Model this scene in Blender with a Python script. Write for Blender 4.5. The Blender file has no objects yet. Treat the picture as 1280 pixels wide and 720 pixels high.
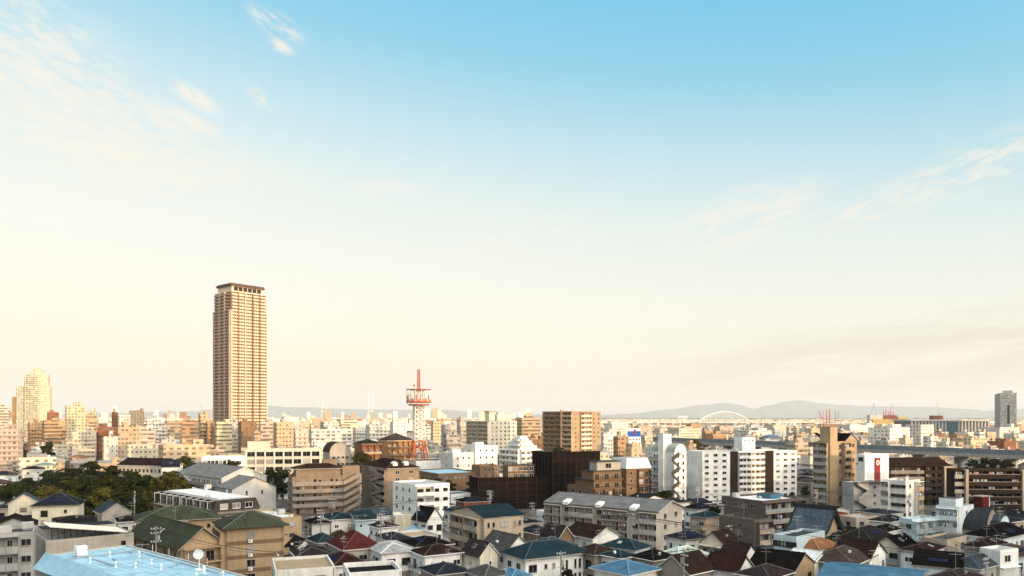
import bpy, bmesh, math, random
from math import sin, cos, tan, pi, radians, atan2, sqrt
from mathutils import Vector, Matrix

# ------------------------------------------------------------------ camera, sky, sun, exposure
SC = bpy.context.scene
COL = SC.collection
F, H, HY = 950.0, 35.0, 521.0            # focal length in photo pixels, eye height in metres, horizon row
SUN_EL, SUN_AZ = 5.0, 50.0               # degrees; azimuth measured from straight behind the camera towards the right
cam = bpy.data.cameras.new('camera')
cam.sensor_width = 36; cam.lens = 36 * F / 1280
cam.shift_y = (HY - 360) / 1280
cam.clip_start = 0.5; cam.clip_end = 90000
co = bpy.data.objects.new('camera', cam); COL.objects.link(co)
co.location = (0, 0, H); co.rotation_euler = (pi/2, 0, 0)
SC.camera = co
SC.view_settings.view_transform = 'Standard'; SC.view_settings.look = 'None'
SC.view_settings.gamma = 1; SC.view_settings.exposure = 0.0
SC.view_settings.use_curve_mapping = False

def lin(c):
    return tuple(((v/255)/12.92 if v/255 <= .04045 else ((v/255+.055)/1.055)**2.4) for v in c) + (1,)

sundir = Vector((sin(radians(SUN_AZ))*cos(radians(SUN_EL)), -cos(radians(SUN_AZ))*cos(radians(SUN_EL)), sin(radians(SUN_EL))))
sl = bpy.data.lights.new('sun', 'SUN'); sl.energy = 4.0; sl.angle = radians(0.6); sl.color = (1.0, .68, .38)
so = bpy.data.objects.new('sun', sl); COL.objects.link(so)
so.rotation_euler = sundir.to_track_quat('Z', 'Y').to_euler()

def make_world():
    w = bpy.data.worlds.new('World'); SC.world = w; w.use_nodes = True
    nt = w.node_tree; nt.nodes.clear(); L = nt.links.new
    def nd(t, **kw):
        n = nt.nodes.new(t)
        for k, v in kw.items(): setattr(n, k, v)
        return n
    def setin(s, v):
        if isinstance(v, (int, float, tuple, list)): s.default_value = v
        else: L(v, s)
    def ma(op, a, b=0.0, c=None, clamp=False):
        n = nd('ShaderNodeMath', operation=op, use_clamp=clamp)
        setin(n.inputs[0], a); setin(n.inputs[1], b)
        if c is not None: setin(n.inputs[2], c)
        return n.outputs[0]
    sky = nd('ShaderNodeTexSky', sky_type='NISHITA', sun_disc=False)
    sky.sun_elevation = radians(SUN_EL); sky.sun_rotation = radians(180 - SUN_AZ)
    sky.air_density = 1.0; sky.dust_density = 1.5; sky.ozone_density = 1.0
    tc = nd('ShaderNodeTexCoord'); sp = nd('ShaderNodeSeparateXYZ'); L(tc.outputs['Generated'], sp.inputs[0])
    x, y, z = sp.outputs
    # base colour of the evening sky by height, bluer towards the north-east
    t = ma('ADD', z, ma('SUBTRACT', ma('MULTIPLY', x, .115), .004))
    cr = nd('ShaderNodeValToRGB'); L(t, cr.inputs[0]); e = cr.color_ramp; e.interpolation = 'LINEAR'
    stops = [(0.0, (251,241,226)), (.03, (252,241,224)), (.075, (253,246,231)), (.17, (250,249,238)), (.25, (236,244,238)), (.30, (216,237,240)),
             (.36, (182,226,240)), (.42, (140,211,238)), (.49, (108,203,237)), (.75, (190,212,225)), (1.0, (205,212,215))]
    while len(e.elements) < len(stops): e.elements.new(.5)
    for el, (p, c) in zip(e.elements, stops): el.position = p; el.color = lin(c)
    # clouds
    az = ma('ARCTAN2', x, y)
    el = ma('ARCSINE', z)
    cb = nd('ShaderNodeCombineXYZ'); L(az, cb.inputs[0]); L(el, cb.inputs[1])
    col = cr.outputs[0]
    def cloud(px, py, rx, ry, rot, color, amt, scale, stretch, lo, hi, seed):
        nonlocal col
        a0 = atan2(px-640, F); e0 = atan2(HY-py, sqrt(F*F+(px-640)**2))
        mp = nd('ShaderNodeMapping', vector_type='TEXTURE')
        mp.inputs['Location'].default_value = (a0, e0, 0); mp.inputs['Rotation'].default_value = (0, 0, radians(rot))
        L(cb.outputs[0], mp.inputs[0])
        ms = nd('ShaderNodeVectorMath', operation='MULTIPLY'); L(mp.outputs[0], ms.inputs[0]); ms.inputs[1].default_value = (F/rx, F/ry, 0)
        ln = nd('ShaderNodeVectorMath', operation='LENGTH'); L(ms.outputs[0], ln.inputs[0])
        mk = nd('ShaderNodeMapRange', interpolation_type='SMOOTHSTEP'); L(ln.outputs['Value'], mk.inputs[0])
        for i, v in ((1, 0.2), (2, 1.0), (3, 1.0), (4, 0.0)): mk.inputs[i].default_value = v
        m2 = nd('ShaderNodeVectorMath', operation='MULTIPLY'); L(mp.outputs[0], m2.inputs[0]); m2.inputs[1].default_value = (scale, scale*stretch, 0)
        m3 = nd('ShaderNodeVectorMath', operation='ADD'); L(m2.outputs[0], m3.inputs[0]); m3.inputs[1].default_value = (seed, seed*1.7, seed*.3)
        nz = nd('ShaderNodeTexNoise'); L(m3.outputs[0], nz.inputs['Vector'])
        nz.inputs['Scale'].default_value = 1.0; nz.inputs['Detail'].default_value = 9; nz.inputs['Roughness'].default_value = .68; nz.inputs['Distortion'].default_value = .25
        sm = nd('ShaderNodeMapRange', interpolation_type='SMOOTHSTEP'); L(nz.outputs[0], sm.inputs[0])
        for i, v in ((1, lo), (2, hi), (3, 0.0), (4, amt)): sm.inputs[i].default_value = v
        f = ma('MULTIPLY', mk.outputs[0], sm.outputs[0], clamp=True)
        mx = nd('ShaderNodeMix', data_type='RGBA'); L(f, mx.inputs['Factor']); L(col, mx.inputs['A']); mx.inputs['B'].default_value = lin(color)
        col = mx.outputs['Result']
    W = (253, 247, 232)
    cloud(40, 60, 150, 75, -18, W, .7, 28, 3.4, .38, .62, 1.0)
    cloud(110, 145, 200, 70, -14, W, .75, 26, 4.2, .38, .60, 3.0)
    cloud(140, 195, 260, 55, -3, W, .9, 13, 5.0, .38, .62, 5.0)
    cloud(345, 30, 46, 17, -22, W, .85, 26, 3.5, .38, .62, 7.3)
    cloud(230, 152, 60, 16, -14, W, .9, 26, 3.4, .32, .56, 31.0)
    cloud(243, 121, 42, 13, -26, W, .95, 34, 3.0, .28, .52, 9.1)
    cloud(352, 58, 22, 9, -18, W, .85, 45, 2.5, .33, .56, 10.4)
    cloud(325, 122, 34, 13, -30, W, .7, 45, 2.5, .38, .6, 11.9)
    cloud(1215, 212, 120, 36, 16, W, .75, 28, 3.0, .40, .62, 13.0)
    cloud(930, 272, 130, 42, 14, (252, 247, 235), .9, 16, 3.4, .36, .60, 15.0)
    cloud(1090, 258, 90, 28, 12, W, .7, 26, 3.4, .40, .62, 17.0)
    cloud(650, 295, 170, 36, 2, (252, 248, 238), .6, 12, 4.5, .42, .66, 19.0)
    cloud(480, 236, 70, 14, 0, (252, 248, 238), .6, 20, 4.5, .40, .62, 21.0)
    cloud(1130, 442, 420, 58, 5, (228, 221, 208), .8, 5, 6.0, .36, .62, 23.0)
    cloud(1230, 412, 160, 22, 4, (252, 244, 226), .5, 12, 6.0, .45, .66, 27.0)
    cloud(1180, 462, 320, 30, 2, (232, 225, 210), .5, 7, 9.0, .40, .64, 25.0)
    b1 = nd('ShaderNodeBackground'); L(sky.outputs[0], b1.inputs[0]); b1.inputs[1].default_value = .05
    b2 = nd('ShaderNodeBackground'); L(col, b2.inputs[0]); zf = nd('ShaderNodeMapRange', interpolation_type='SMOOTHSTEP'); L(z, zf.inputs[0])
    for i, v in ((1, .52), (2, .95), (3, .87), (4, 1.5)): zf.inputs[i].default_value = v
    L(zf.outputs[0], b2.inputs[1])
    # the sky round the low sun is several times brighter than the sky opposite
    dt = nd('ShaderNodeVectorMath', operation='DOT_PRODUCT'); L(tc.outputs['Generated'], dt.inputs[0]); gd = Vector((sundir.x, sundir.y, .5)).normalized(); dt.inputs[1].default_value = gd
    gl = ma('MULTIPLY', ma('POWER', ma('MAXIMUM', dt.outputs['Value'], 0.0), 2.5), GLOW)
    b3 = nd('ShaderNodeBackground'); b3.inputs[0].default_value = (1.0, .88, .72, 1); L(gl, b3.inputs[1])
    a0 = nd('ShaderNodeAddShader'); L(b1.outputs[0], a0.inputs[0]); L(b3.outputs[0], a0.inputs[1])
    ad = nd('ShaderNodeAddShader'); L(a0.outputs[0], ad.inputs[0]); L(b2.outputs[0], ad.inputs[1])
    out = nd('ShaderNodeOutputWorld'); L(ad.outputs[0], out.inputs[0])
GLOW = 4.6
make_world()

# ------------------------------------------------------------------ materials
MATS = {}
class NT:
    def __init__(s, name):
        s.m = bpy.data.materials.new(name); s.m.use_nodes = True
        s.t = s.m.node_tree; s.b = s.t.nodes['Principled BSDF']; s.L = s.t.links.new; s.b.inputs['Specular IOR Level'].default_value = .0
    def n(s, t, **kw):
        x = s.t.nodes.new(t)
        for k, v in kw.items(): setattr(x, k, v)
        return x
    def math(s, op, a, b=0.0, clamp=False):
        x = s.n('ShaderNodeMath', operation=op, use_clamp=clamp)
        for i, v in ((0, a), (1, b)):
            if isinstance(v, (int, float)): x.inputs[i].default_value = v
            else: s.L(v, x.inputs[i])
        return x.outputs[0]
    def mix(s, f, a, b, bt='MIX'):
        x = s.n('ShaderNodeMix', data_type='RGBA', blend_type=bt)
        for k, v in (('Factor', f), ('A', a), ('B', b)):
            if isinstance(v, (int, float, tuple)): x.inputs[k].default_value = v
            else: s.L(v, x.inputs[k])
        return x.outputs['Result']
    def noise(s, vec, scale, detail=4, rough=.6):
        x = s.n('ShaderNodeTexNoise'); x.inputs['Scale'].default_value = scale; x.inputs['Detail'].default_value = detail; x.inputs['Roughness'].default_value = rough
        s.L(vec, x.inputs['Vector']); return x.outputs[0]
    def mr(s, v, a, b, c, d):
        x = s.n('ShaderNodeMapRange'); s.L(v, x.inputs[0])
        for i, q in zip((1, 2, 3, 4), (a, b, c, d)): x.inputs[i].default_value = q
        return x.outputs[0]
    def scale(s, vec, v):
        x = s.n('ShaderNodeVectorMath', operation='MULTIPLY'); s.L(vec, x.inputs[0]); x.inputs[1].default_value = v; return x.outputs[0]
    def base(s, c): s.L(c, s.b.inputs['Base Color'])
    def bump(s, h, d=.03, st=.6):
        x = s.n('ShaderNodeBump'); x.inputs['Strength'].default_value = st; x.inputs['Distance'].default_value = d
        s.L(h, x.inputs['Height']); s.L(x.outputs[0], s.b.inputs['Normal'])

def C4(c): return (c[0], c[1], c[2], 1)
def mul(c, k): return (min(1, c[0]*k), min(1, c[1]*k), min(1, c[2]*k), 1)

def wall_mat(name, c, tile=0.0, rough=.85, stain=.28):
    """plaster / render / tiled wall: blotchy, rain streaked, optionally with a fine tile grid"""
    key = ('wall', name)
    if key in MATS: return MATS[key]
    t = NT(name + '_wall'); uv = t.n('ShaderNodeUVMap').outputs[0]
    oi = t.n('ShaderNodeObjectInfo')
    ob = t.n('ShaderNodeVectorMath', operation='ADD'); t.L(uv, ob.inputs[0]); t.L(oi.outputs['Location'], ob.inputs[1]); p = ob.outputs[0]
    big = t.mr(t.noise(p, .22, 5), .3, .7, 1-stain*.75, 1.0+stain*.35)
    streak = t.mr(t.noise(t.scale(p, (1.6, .10, 1)), 1.0, 6, .7), .38, .66, 1.0, 1-stain*.7)
    fine = t.mr(t.noise(p, 3.5, 3), .3, .7, .95, 1.04)
    k = t.math('MULTIPLY', t.math('MULTIPLY', big, streak), fine)
    col = t.mix(1.0, C4(c), k, 'MULTIPLY')
    if tile:
        br = t.n('ShaderNodeTexBrick'); t.L(uv, br.inputs['Vector']); br.inputs['Scale'].default_value = 1/tile
        br.inputs['Color1'].default_value = (.86,.86,.86,1); br.inputs['Color2'].default_value = (1.1,1.1,1.1,1); br.inputs['Mortar'].default_value = (.72,.72,.72,1)
        col = t.mix(.8, col, br.outputs[0], 'MULTIPLY')
    else:
        # lap siding or panel joints on some of the houses
        sp = t.n('ShaderNodeSeparateXYZ'); t.L(uv, sp.inputs[0])
        ln = t.math('LESS_THAN', t.math('FRACT', t.math('MULTIPLY', sp.outputs[1], 1/.48)), .16)
        vl = t.math('LESS_THAN', t.math('FRACT', t.math('MULTIPLY', sp.outputs[0], 1/1.9)), .03)
        jn = t.math('MULTIPLY', t.math('MAXIMUM', t.math('MULTIPLY', ln, t.math('GREATER_THAN', oi.outputs['Random'], .5)), vl), .28)
        col = t.mix(jn, col, mul(c, .45))
    # slightly different tone on every object
    tone = t.mr(oi.outputs['Random'], 0, 1, .93, 1.05)
    col = t.mix(1.0, col, tone, 'MULTIPLY')
    t.base(col); t.b.inputs['Roughness'].default_value = rough
    t.bump(t.noise(p, 9, 4), .02, .4)
    MATS[key] = t.m; return t.m

def roof_mat(name, c, kind='tile', rough=.7):
    key = ('roof', name, kind)
    if key in MATS: return MATS[key]
    t = NT(name + '_' + kind + '_roof'); uv = t.n('ShaderNodeUVMap').outputs[0]
    oi = t.n('ShaderNodeObjectInfo')
    ob = t.n('ShaderNodeVectorMath', operation='ADD'); t.L(uv, ob.inputs[0]); t.L(oi.outputs['Location'], ob.inputs[1]); p = ob.outputs[0]
    big = t.mr(t.noise(p, .35, 6, .65), .3, .7, .68, 1.3)
    streak = t.mr(t.noise(t.scale(p, (2.2, .16, 1)), 1.0, 5, .7), .35, .68, 1.12, .72)
    col = t.mix(1.0, C4(c), t.math('MULTIPLY', big, streak), 'MULTIPLY')
    if kind == 'tile':
        br = t.n('ShaderNodeTexBrick'); t.L(uv, br.inputs['Vector']); br.inputs['Scale'].default_value = 1.0
        br.inputs['Brick Width'].default_value = .5; br.inputs['Row Height'].default_value = .32; br.inputs['Mortar Size'].default_value = .035
        br.inputs['Color1'].default_value = (.55,.55,.55,1); br.inputs['Color2'].default_value = (1.55,1.5,1.45,1); br.inputs['Mortar'].default_value = (.45,.45,.45,1)
        col = t.mix(.75, col, br.outputs[0], 'MULTIPLY')
        t.bump(br.outputs[0], .05, .8)
    elif kind == 'membrane':
        sp = t.n('ShaderNodeSeparateXYZ'); t.L(uv, sp.inputs[0])
        seam = t.math('MAXIMUM', t.math('LESS_THAN', t.math('FRACT', t.math('MULTIPLY', sp.outputs[0], 1/1.35)), .05), t.math('LESS_THAN', t.math('FRACT', t.math('MULTIPLY', sp.outputs[1], 1/9.0)), .012))
        col = t.mix(t.math('MULTIPLY', seam, .35), col, mul(c, .5))
        stain = t.mr(t.noise(p, .55, 7, .72), .55, .66, 0, .5); col = t.mix(stain, col, (.20, .21, .20, 1))
        rust = t.mr(t.noise(t.scale(p, (1.4, .5, 1)), 1.3, 5, .7), .66, .74, 0, .6); col = t.mix(rust, col, (.16, .10, .06, 1))
    elif kind == 'metal':
        sp = t.n('ShaderNodeSeparateXYZ'); t.L(uv, sp.inputs[0])
        fr = t.math('FRACT', t.math('MULTIPLY', sp.outputs[0], 1/.6))
        seam = t.math('GREATER_THAN', fr, .86)
        col = t.mix(seam, col, mul(c, .62)); t.bump(seam, .06, .9); rough = min(rough, .5)
    else:
        col = t.mix(.6, col, C4(c)); puddle = t.mr(t.noise(p, .9, 5, .7), .5, .62, 1.0, .88)
        col = t.mix(1.0, col, puddle, 'MULTIPLY')
    col = t.mix(1.0, col, t.mr(oi.outputs['Random'], 0, 1, .85, 1.12), 'MULTIPLY')
    t.base(col); t.b.inputs['Roughness'].default_value = rough
    MATS[key] = t.m; return t.m

def plain(name, c, rough=.6, metal=0.0, var=.25, scale=1.5):
    key = ('plain', name)
    if key in MATS: return MATS[key]
    t = NT(name); g = t.n('ShaderNodeTexCoord').outputs['Object']
    t.base(t.mix(1.0, C4(c), t.mr(t.noise(g, scale, 5), .3, .7, 1-var, 1+var), 'MULTIPLY'))
    t.b.inputs['Roughness'].default_value = rough; t.b.inputs['Metallic'].default_value = metal
    MATS[key] = t.m; return t.m

def glass_mat():
    t = NT('window_glass'); oi = t.n('ShaderNodeObjectInfo'); uv = t.n('ShaderNodeUVMap').outputs[0]
    ob = t.n('ShaderNodeVectorMath', operation='ADD'); t.L(uv, ob.inputs[0]); t.L(oi.outputs['Location'], ob.inputs[1])
    wn = t.n('ShaderNodeTexWhiteNoise', noise_dimensions='1D'); t.L(oi.outputs['Random'], wn.inputs['W'])
    r = wn.outputs['Value']
    curtain = t.mix(t.mr(oi.outputs['Random'], 0, 1, 0, 1), (.42, .41, .38, 1), (.20, .17, .14, 1))
    sp = t.n('ShaderNodeSeparateXYZ'); t.L(uv, sp.inputs[0])
    folds = t.mr(t.noise(t.scale(uv, (7, .2, 1)), 1, 3), .35, .65, .7, 1.15)
    curtain = t.mix(1.0, curtain, folds, 'MULTIPLY')
    isc = t.math('GREATER_THAN', r, .76)
    dark = t.mix(t.mr(t.noise(ob.outputs[0], .8, 3), .4, .6, 0, 1), (.006, .006, .007, 1), (.024, .022, .021, 1))
    t.base(t.mix(isc, dark, curtain))
    t.b.inputs['Roughness'].default_value = .16; t.b.inputs['Specular IOR Level'].default_value = .22
    return t.m
GLASS = glass_mat()

def far_wall_mat():
    """walls of small far buildings: the object's own colour, with a grid of storeys and windows in its surface"""
    t = NT('far_building_wall'); oi = t.n('ShaderNodeObjectInfo'); uv = t.n('ShaderNodeUVMap').outputs[0]
    sp = t.n('ShaderNodeSeparateXYZ'); t.L(uv, sp.inputs[0])
    r = oi.outputs['Random']
    r2 = t.math('FRACT', t.math('MULTIPLY', r, 7.31)); r3 = t.math('FRACT', t.math('MULTIPLY', r, 17.77))
    su = t.mr(r2, 0, 1, .22, .46)
    fu = t.math('FRACT', t.math('ADD', t.math('MULTIPLY', sp.outputs[0], su), .2))
    fv = t.math('FRACT', t.math('MULTIPLY', sp.outputs[1], 1/3.0))
    wide = t.mr(r3, 0, 1, .30, 1.12)
    win = t.math('MULTIPLY', t.math('LESS_THAN', fu, wide), t.math('MULTIPLY', t.math('GREATER_THAN', fv, .36), t.math('LESS_THAN', fv, .80)))
    cell = t.n('ShaderNodeCombineXYZ'); t.L(t.math('FLOOR', t.math('ADD', t.math('MULTIPLY', sp.outputs[0], su), .2)), cell.inputs[0]); t.L(t.math('FLOOR', t.math('MULTIPLY', sp.outputs[1], 1/3.0)), cell.inputs[1]); t.L(r, cell.inputs[2])
    wn = t.n('ShaderNodeTexWhiteNoise', noise_dimensions='3D'); t.L(cell.outputs[0], wn.inputs['Vector'])
    keep = t.math('GREATER_THAN', wn.outputs['Value'], .22)
    win = t.math('MULTIPLY', t.math('MULTIPLY', win, keep), .86)
    gcol = t.mix(wn.outputs['Value'], (.03, .03, .03, 1), (.16, .14, .12, 1))
    ob = t.n('ShaderNodeVectorMath', operation='ADD'); t.L(uv, ob.inputs[0]); t.L(oi.outputs['Location'], ob.inputs[1])
    k = t.mr(t.noise(ob.outputs[0], .12, 6, .65), .3, .7, .78, 1.12)
    slab = t.math('LESS_THAN', fv, .07)
    wc = t.mix(1.0, oi.outputs['Color'], k, 'MULTIPLY')
    wc = t.mix(t.math('MULTIPLY', slab, .3), wc, (.1, .08, .06, 1))
    t.base(t.mix(win, wc, gcol)); t.b.inputs['Roughness'].default_value = .8
    return t.m
FARWALL = far_wall_mat()
def far_roof_mat():
    t = NT('far_building_roof'); oi = t.n('ShaderNodeObjectInfo')
    wn = t.n('ShaderNodeTexWhiteNoise', noise_dimensions='1D'); t.L(oi.outputs['Random'], wn.inputs['W'])
    cr = t.n('ShaderNodeValToRGB'); t.L(wn.outputs['Value'], cr.inputs[0]); cr.color_ramp.interpolation = 'CONSTANT'
    cs = [(.0,(.25,.23,.21)),(.3,(.15,.14,.14)),(.5,(.40,.37,.33)),(.65,(.09,.07,.06)),(.8,(.10,.13,.19)),(.88,(.2,.10,.07)),(.94,(.12,.2,.2))]
    while len(cr.color_ramp.elements) < len(cs): cr.color_ramp.elements.new(.5)
    for e, (p, c) in zip(cr.color_ramp.elements, cs): e.position = p; e.color = C4(c)
    g = t.n('ShaderNodeTexCoord').outputs['Object']
    t.base(t.mix(1.0, cr.outputs[0], t.mr(t.noise(g, .4, 5), .3, .7, .7, 1.25), 'MULTIPLY')); t.b.inputs['Roughness'].default_value = .8
    return t.m
FARROOF = far_roof_mat()

WALLC = dict(white=(.80,.78,.74), offwhite=(.70,.67,.62), cream=(.66,.58,.46), beige=(.44,.35,.265), greybeige=(.40,.355,.305), grey=(.36,.345,.33),
    palegrey=(.52,.505,.48), tan=(.42,.30,.185), brown=(.20,.125,.075), rust=(.27,.12,.06), darkbrown=(.040,.027,.020), pink=(.58,.45,.38), orange=(.48,.27,.12),  # darkbrown is lowered to carry the long balcony block's shade in its colour
    yellow=(.68,.55,.30), palebue=(.50,.60,.64), brick=(.22,.075,.045), charcoal=(.07,.065,.063), taupe=(.28,.235,.20), bluewhite=(.66,.70,.72), mocha=(.25,.185,.13), pinkgrey=(.46,.40,.345), cocoa=(.135,.105,.092))
ROOFC = dict(midgrey=(.16,.158,.158), slateblue=(.075,.10,.13), black=(.024,.021,.021), charcoal=(.055,.05,.05), grey=(.20,.195,.195), lightgrey=(.34,.34,.345), navy=(.05,.06,.085), teal=(.045,.10,.125), blue=(.06,.14,.215),
    skyblue=(.27,.43,.53), brown=(.085,.052,.042), darkred=(.10,.045,.042), red=(.19,.05,.045), green=(.045,.050,.034), purple=(.10,.075,.08), orange=(.25,.12,.06),
    palegreen=(.36,.42,.37), white=(.62,.62,.61), slate=(.085,.095,.11), tan=(.33,.25,.17), bluegrey=(.13,.17,.21), maroon=(.075,.042,.042), taupe=(.16,.125,.105))
TILED = {'mocha': .4, 'brown': .4, 'rust': .4, 'tan': .5, 'darkbrown': .4, 'cocoa': .4, 'orange': .5}
def WM(n): return wall_mat(n, WALLC[n], TILED.get(n, 0))
for _k in ROOFC:
    if _k not in ('skyblue', 'white', 'lightgrey', 'palegreen', 'tan', 'orange', 'blue', 'midgrey', 'slateblue', 'green'): ROOFC[_k] = tuple(v*.33 for v in ROOFC[_k])
def RM(n):
    if ':' in n: c, k = n.split(':')
    else: c, k = n, 'tile'
    return roof_mat(c, ROOFC[c], k)

WHITE = plain('white_painted_metal', (.72,.71,.69), .45)
ALU = plain('grey_aluminium', (.30,.30,.30), .4, .3)
BRONZE = plain('bronze_window_frame', (.06,.05,.042), .5)
GALV = plain('galvanised_steel', (.34,.34,.35), .45, .5)
CONC = plain('concrete', (.30,.285,.265), .9, 0, .2, .7)
DARKSTEEL = plain('dark_steel', (.035,.032,.03), .5)
RUSTRED = plain('red_oxide_steel', (.42,.075,.04), .55)
POLE = plain('pole_concrete', (.24,.225,.21), .9)

# ------------------------------------------------------------------ mesh builder
class MB:
    def __init__(s): s.v = []; s.f = []; s.m = []
    def face(s, pts, m=0):
        i = len(s.v); s.v += [tuple(p) for p in pts]; s.f.append(tuple(range(i, i+len(pts)))); s.m.append(m)
    def box(s, x0, x1, y0, y1, z0, z1, m=0, top=None, bottom=True):
        i = len(s.v)
        s.v += [(x0,y0,z0),(x1,y0,z0),(x1,y1,z0),(x0,y1,z0),(x0,y0,z1),(x1,y0,z1),(x1,y1,z1),(x0,y1,z1)]
        fs = [(0,1,5,4),(1,2,6,5),(2,3,7,6),(3,0,4,7),(4,5,6,7)] + ([(3,2,1,0)] if bottom else [])
        for k, q in enumerate(fs):
            s.f.append(tuple(i+j for j in q)); s.m.append(top if (k == 4 and top is not None) else m)
        return s
    def prism(s, poly, axis, a0, a1, m=0, caps=None):
        """poly: list of (p, z) profile points, extruded along axis ('x' or 'y') from a0 to a1"""
        def pt(p, z, a): return (a, p, z) if axis == 'x' else (p, a, z)
        i = len(s.v); n = len(poly)
        s.v += [pt(p, z, a0) for p, z in poly] + [pt(p, z, a1) for p, z in poly]
        for k in range(n):
            q = (i+k, i+(k+1) % n, i+n+(k+1) % n, i+n+k)
            s.f.append(q); s.m.append(m)
        c = m if caps is None else caps
        s.f.append(tuple(i+k for k in range(n))[::-1]); s.m.append(c)
        s.f.append(tuple(i+n+k for k in range(n))); s.m.append(c)
        return s
    def vprism(s, poly, z0, z1, m=0, top=None):
        i = len(s.v); n = len(poly)
        s.v += [(x, y, z0) for x, y in poly] + [(x, y, z1) for x, y in poly]
        for k in range(n):
            s.f.append((i+k, i+(k+1) % n, i+n+(k+1) % n, i+n+k)); s.m.append(m)
        s.f.append(tuple(i+n+k for k in range(n))); s.m.append(m if top is None else top)
        s.f.append(tuple(i+k for k in range(n))[::-1]); s.m.append(m)
        return s
    def beam(s, p, q, r, n=6, m=0, r2=None, cap=True):
        p, q = Vector(p), Vector(q); d = (q-p)
        if d.length < 1e-6: return s
        d.normalize(); a = d.orthogonal().normalized(); b = d.cross(a)
        r2 = r if r2 is None else r2
        i = len(s.v)
        for o, rr in ((p, r), (q, r2)):
            for k in range(n):
                t = 2*pi*(k+.5)/n; s.v.append(tuple(o + a*cos(t)*rr + b*sin(t)*rr))
        for k in range(n):
            s.f.append((i+k, i+(k+1) % n, i+n+(k+1) % n, i+n+k)); s.m.append(m)
        if cap:
            s.f.append(tuple(i+k for k in range(n))[::-1]); s.m.append(m); s.f.append(tuple(i+n+k for k in range(n))); s.m.append(m)
        return s
    def ring(s, r0, r1, z0, z1, n=24, m=0, cx=0, cy=0):
        for k in range(n):
            a, b = 2*pi*k/n, 2*pi*(k+1)/n
            P_ = lambda r, t, z: (cx+r*cos(t), cy+r*sin(t), z)
            s.face([P_(r1,a,z0),P_(r1,b,z0),P_(r1,b,z1),P_(r1,a,z1)], m); s.face([P_(r0,b,z0),P_(r0,a,z0),P_(r0,a,z1),P_(r0,b,z1)], m)
            s.face([P_(r0,a,z1),P_(r1,a,z1),P_(r1,b,z1),P_(r0,b,z1)], m); s.face([P_(r0,b,z0),P_(r1,b,z0),P_(r1,a,z0),P_(r0,a,z0)], m)
        return s
    def dome(s, cx, cy, cz, r, sz=1.0, m=0, n=12, full=True):
        rows = 6; lo = -pi/2 if full else 0
        i = len(s.v)
        for j in range(rows+1):
            t = lo + (pi/2-lo)*j/rows
            for k in range(n): s.v.append((cx+r*cos(t)*cos(2*pi*k/n), cy+r*cos(t)*sin(2*pi*k/n), cz+r*sz*sin(t)))
        for j in range(rows):
            for k in range(n):
                s.f.append((i+j*n+k, i+j*n+(k+1) % n, i+(j+1)*n+(k+1) % n, i+(j+1)*n+k)); s.m.append(m)
        return s
    def mesh(s, name, mats):
        me = bpy.data.meshes.new(name); me.from_pydata(s.v, [], s.f)
        if not isinstance(mats, (list, tuple)): mats = [mats]
        for q in mats: me.materials.append(q)
        me.polygons.foreach_set('material_index', s.m)
        uvl = me.uv_layers.new(name='UVMap'); uv = [0.0]*(2*len(me.loops)); V = s.v; li = 0
        for f in s.f:
            a, b, c = V[f[0]], V[f[1]], V[f[2]]
            d = V[f[3]] if len(f) > 3 else a
            e1 = (c[0]-a[0], c[1]-a[1], c[2]-a[2]); e2 = (d[0]-b[0], d[1]-b[1], d[2]-b[2])
            nx, ny, nz = e1[1]*e2[2]-e1[2]*e2[1], e1[2]*e2[0]-e1[0]*e2[2], e1[0]*e2[1]-e1[1]*e2[0]
            l = sqrt(nx*nx+ny*ny+nz*nz) or 1; nx /= l; ny /= l; nz /= l
            if abs(nz) > .97: t, w = (1,0,0), (0,1,0)
            else:
                h = sqrt(nx*nx+ny*ny); t = (-ny/h, nx/h, 0)
                w = (ny*t[2]-nz*t[1], nz*t[0]-nx*t[2], nx*t[1]-ny*t[0])
            for i in f:
                p = V[i]; uv[li] = p[0]*t[0]+p[1]*t[1]; uv[li+1] = p[0]*w[0]+p[1]*w[1]+p[2]*w[2]; li += 2
        uvl.data.foreach_set('uv', uv)
        return me
    def build(s, name, mats, parent=None, loc=(0,0,0), rz=0):
        return link(name, s.mesh(name, mats), parent, loc, rz)

def link(name, me, parent=None, loc=(0,0,0), rz=0):
    o = bpy.data.objects.new(name, me); COL.objects.link(o)
    if parent is not None: o.parent = parent
    o.location = loc
    if rz: o.rotation_euler = (0, 0, rz)
    return o
def tag(o, label=None, cat=None, group=None, kind=None):
    if label: o['label'] = label
    if cat: o['category'] = cat
    if group: o['group'] = group
    if kind: o['kind'] = kind
    return o
def copy_tree(o, parent=None):
    c = o.copy(); COL.objects.link(c)
    if parent is not None: c.parent = parent
    for ch in o.children: copy_tree(ch, c)
    return c
def k_at(y, z): return (y-HY)/(H-z)
def Pk(px, k): return ((px-640)/k, F/k)
def Pd(px, D): return ((px-640)*D/F, D)
def zat(y, D): return H-(y-HY)*D/F

# ------------------------------------------------------------------ occupancy of the ground and of the picture
OCC = set(); COVER = []; LAND = []
def cells(cx, cy, ux, uy, wr, wl, pad=0):
    out = set(); n = max(2, int(wr/1.6)+1); m = max(2, int(wl/1.6)+1); vx, vy = -uy, ux
    for i in range(n+1):
        for j in range(m+1):
            p = -pad+(wr+2*pad)*i/n; q = -pad+(wl+2*pad)*j/m
            out.add((int((cx+ux*p+vx*q)//2), int((cy+uy*p+vy*q)//2)))
    return out
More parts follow.
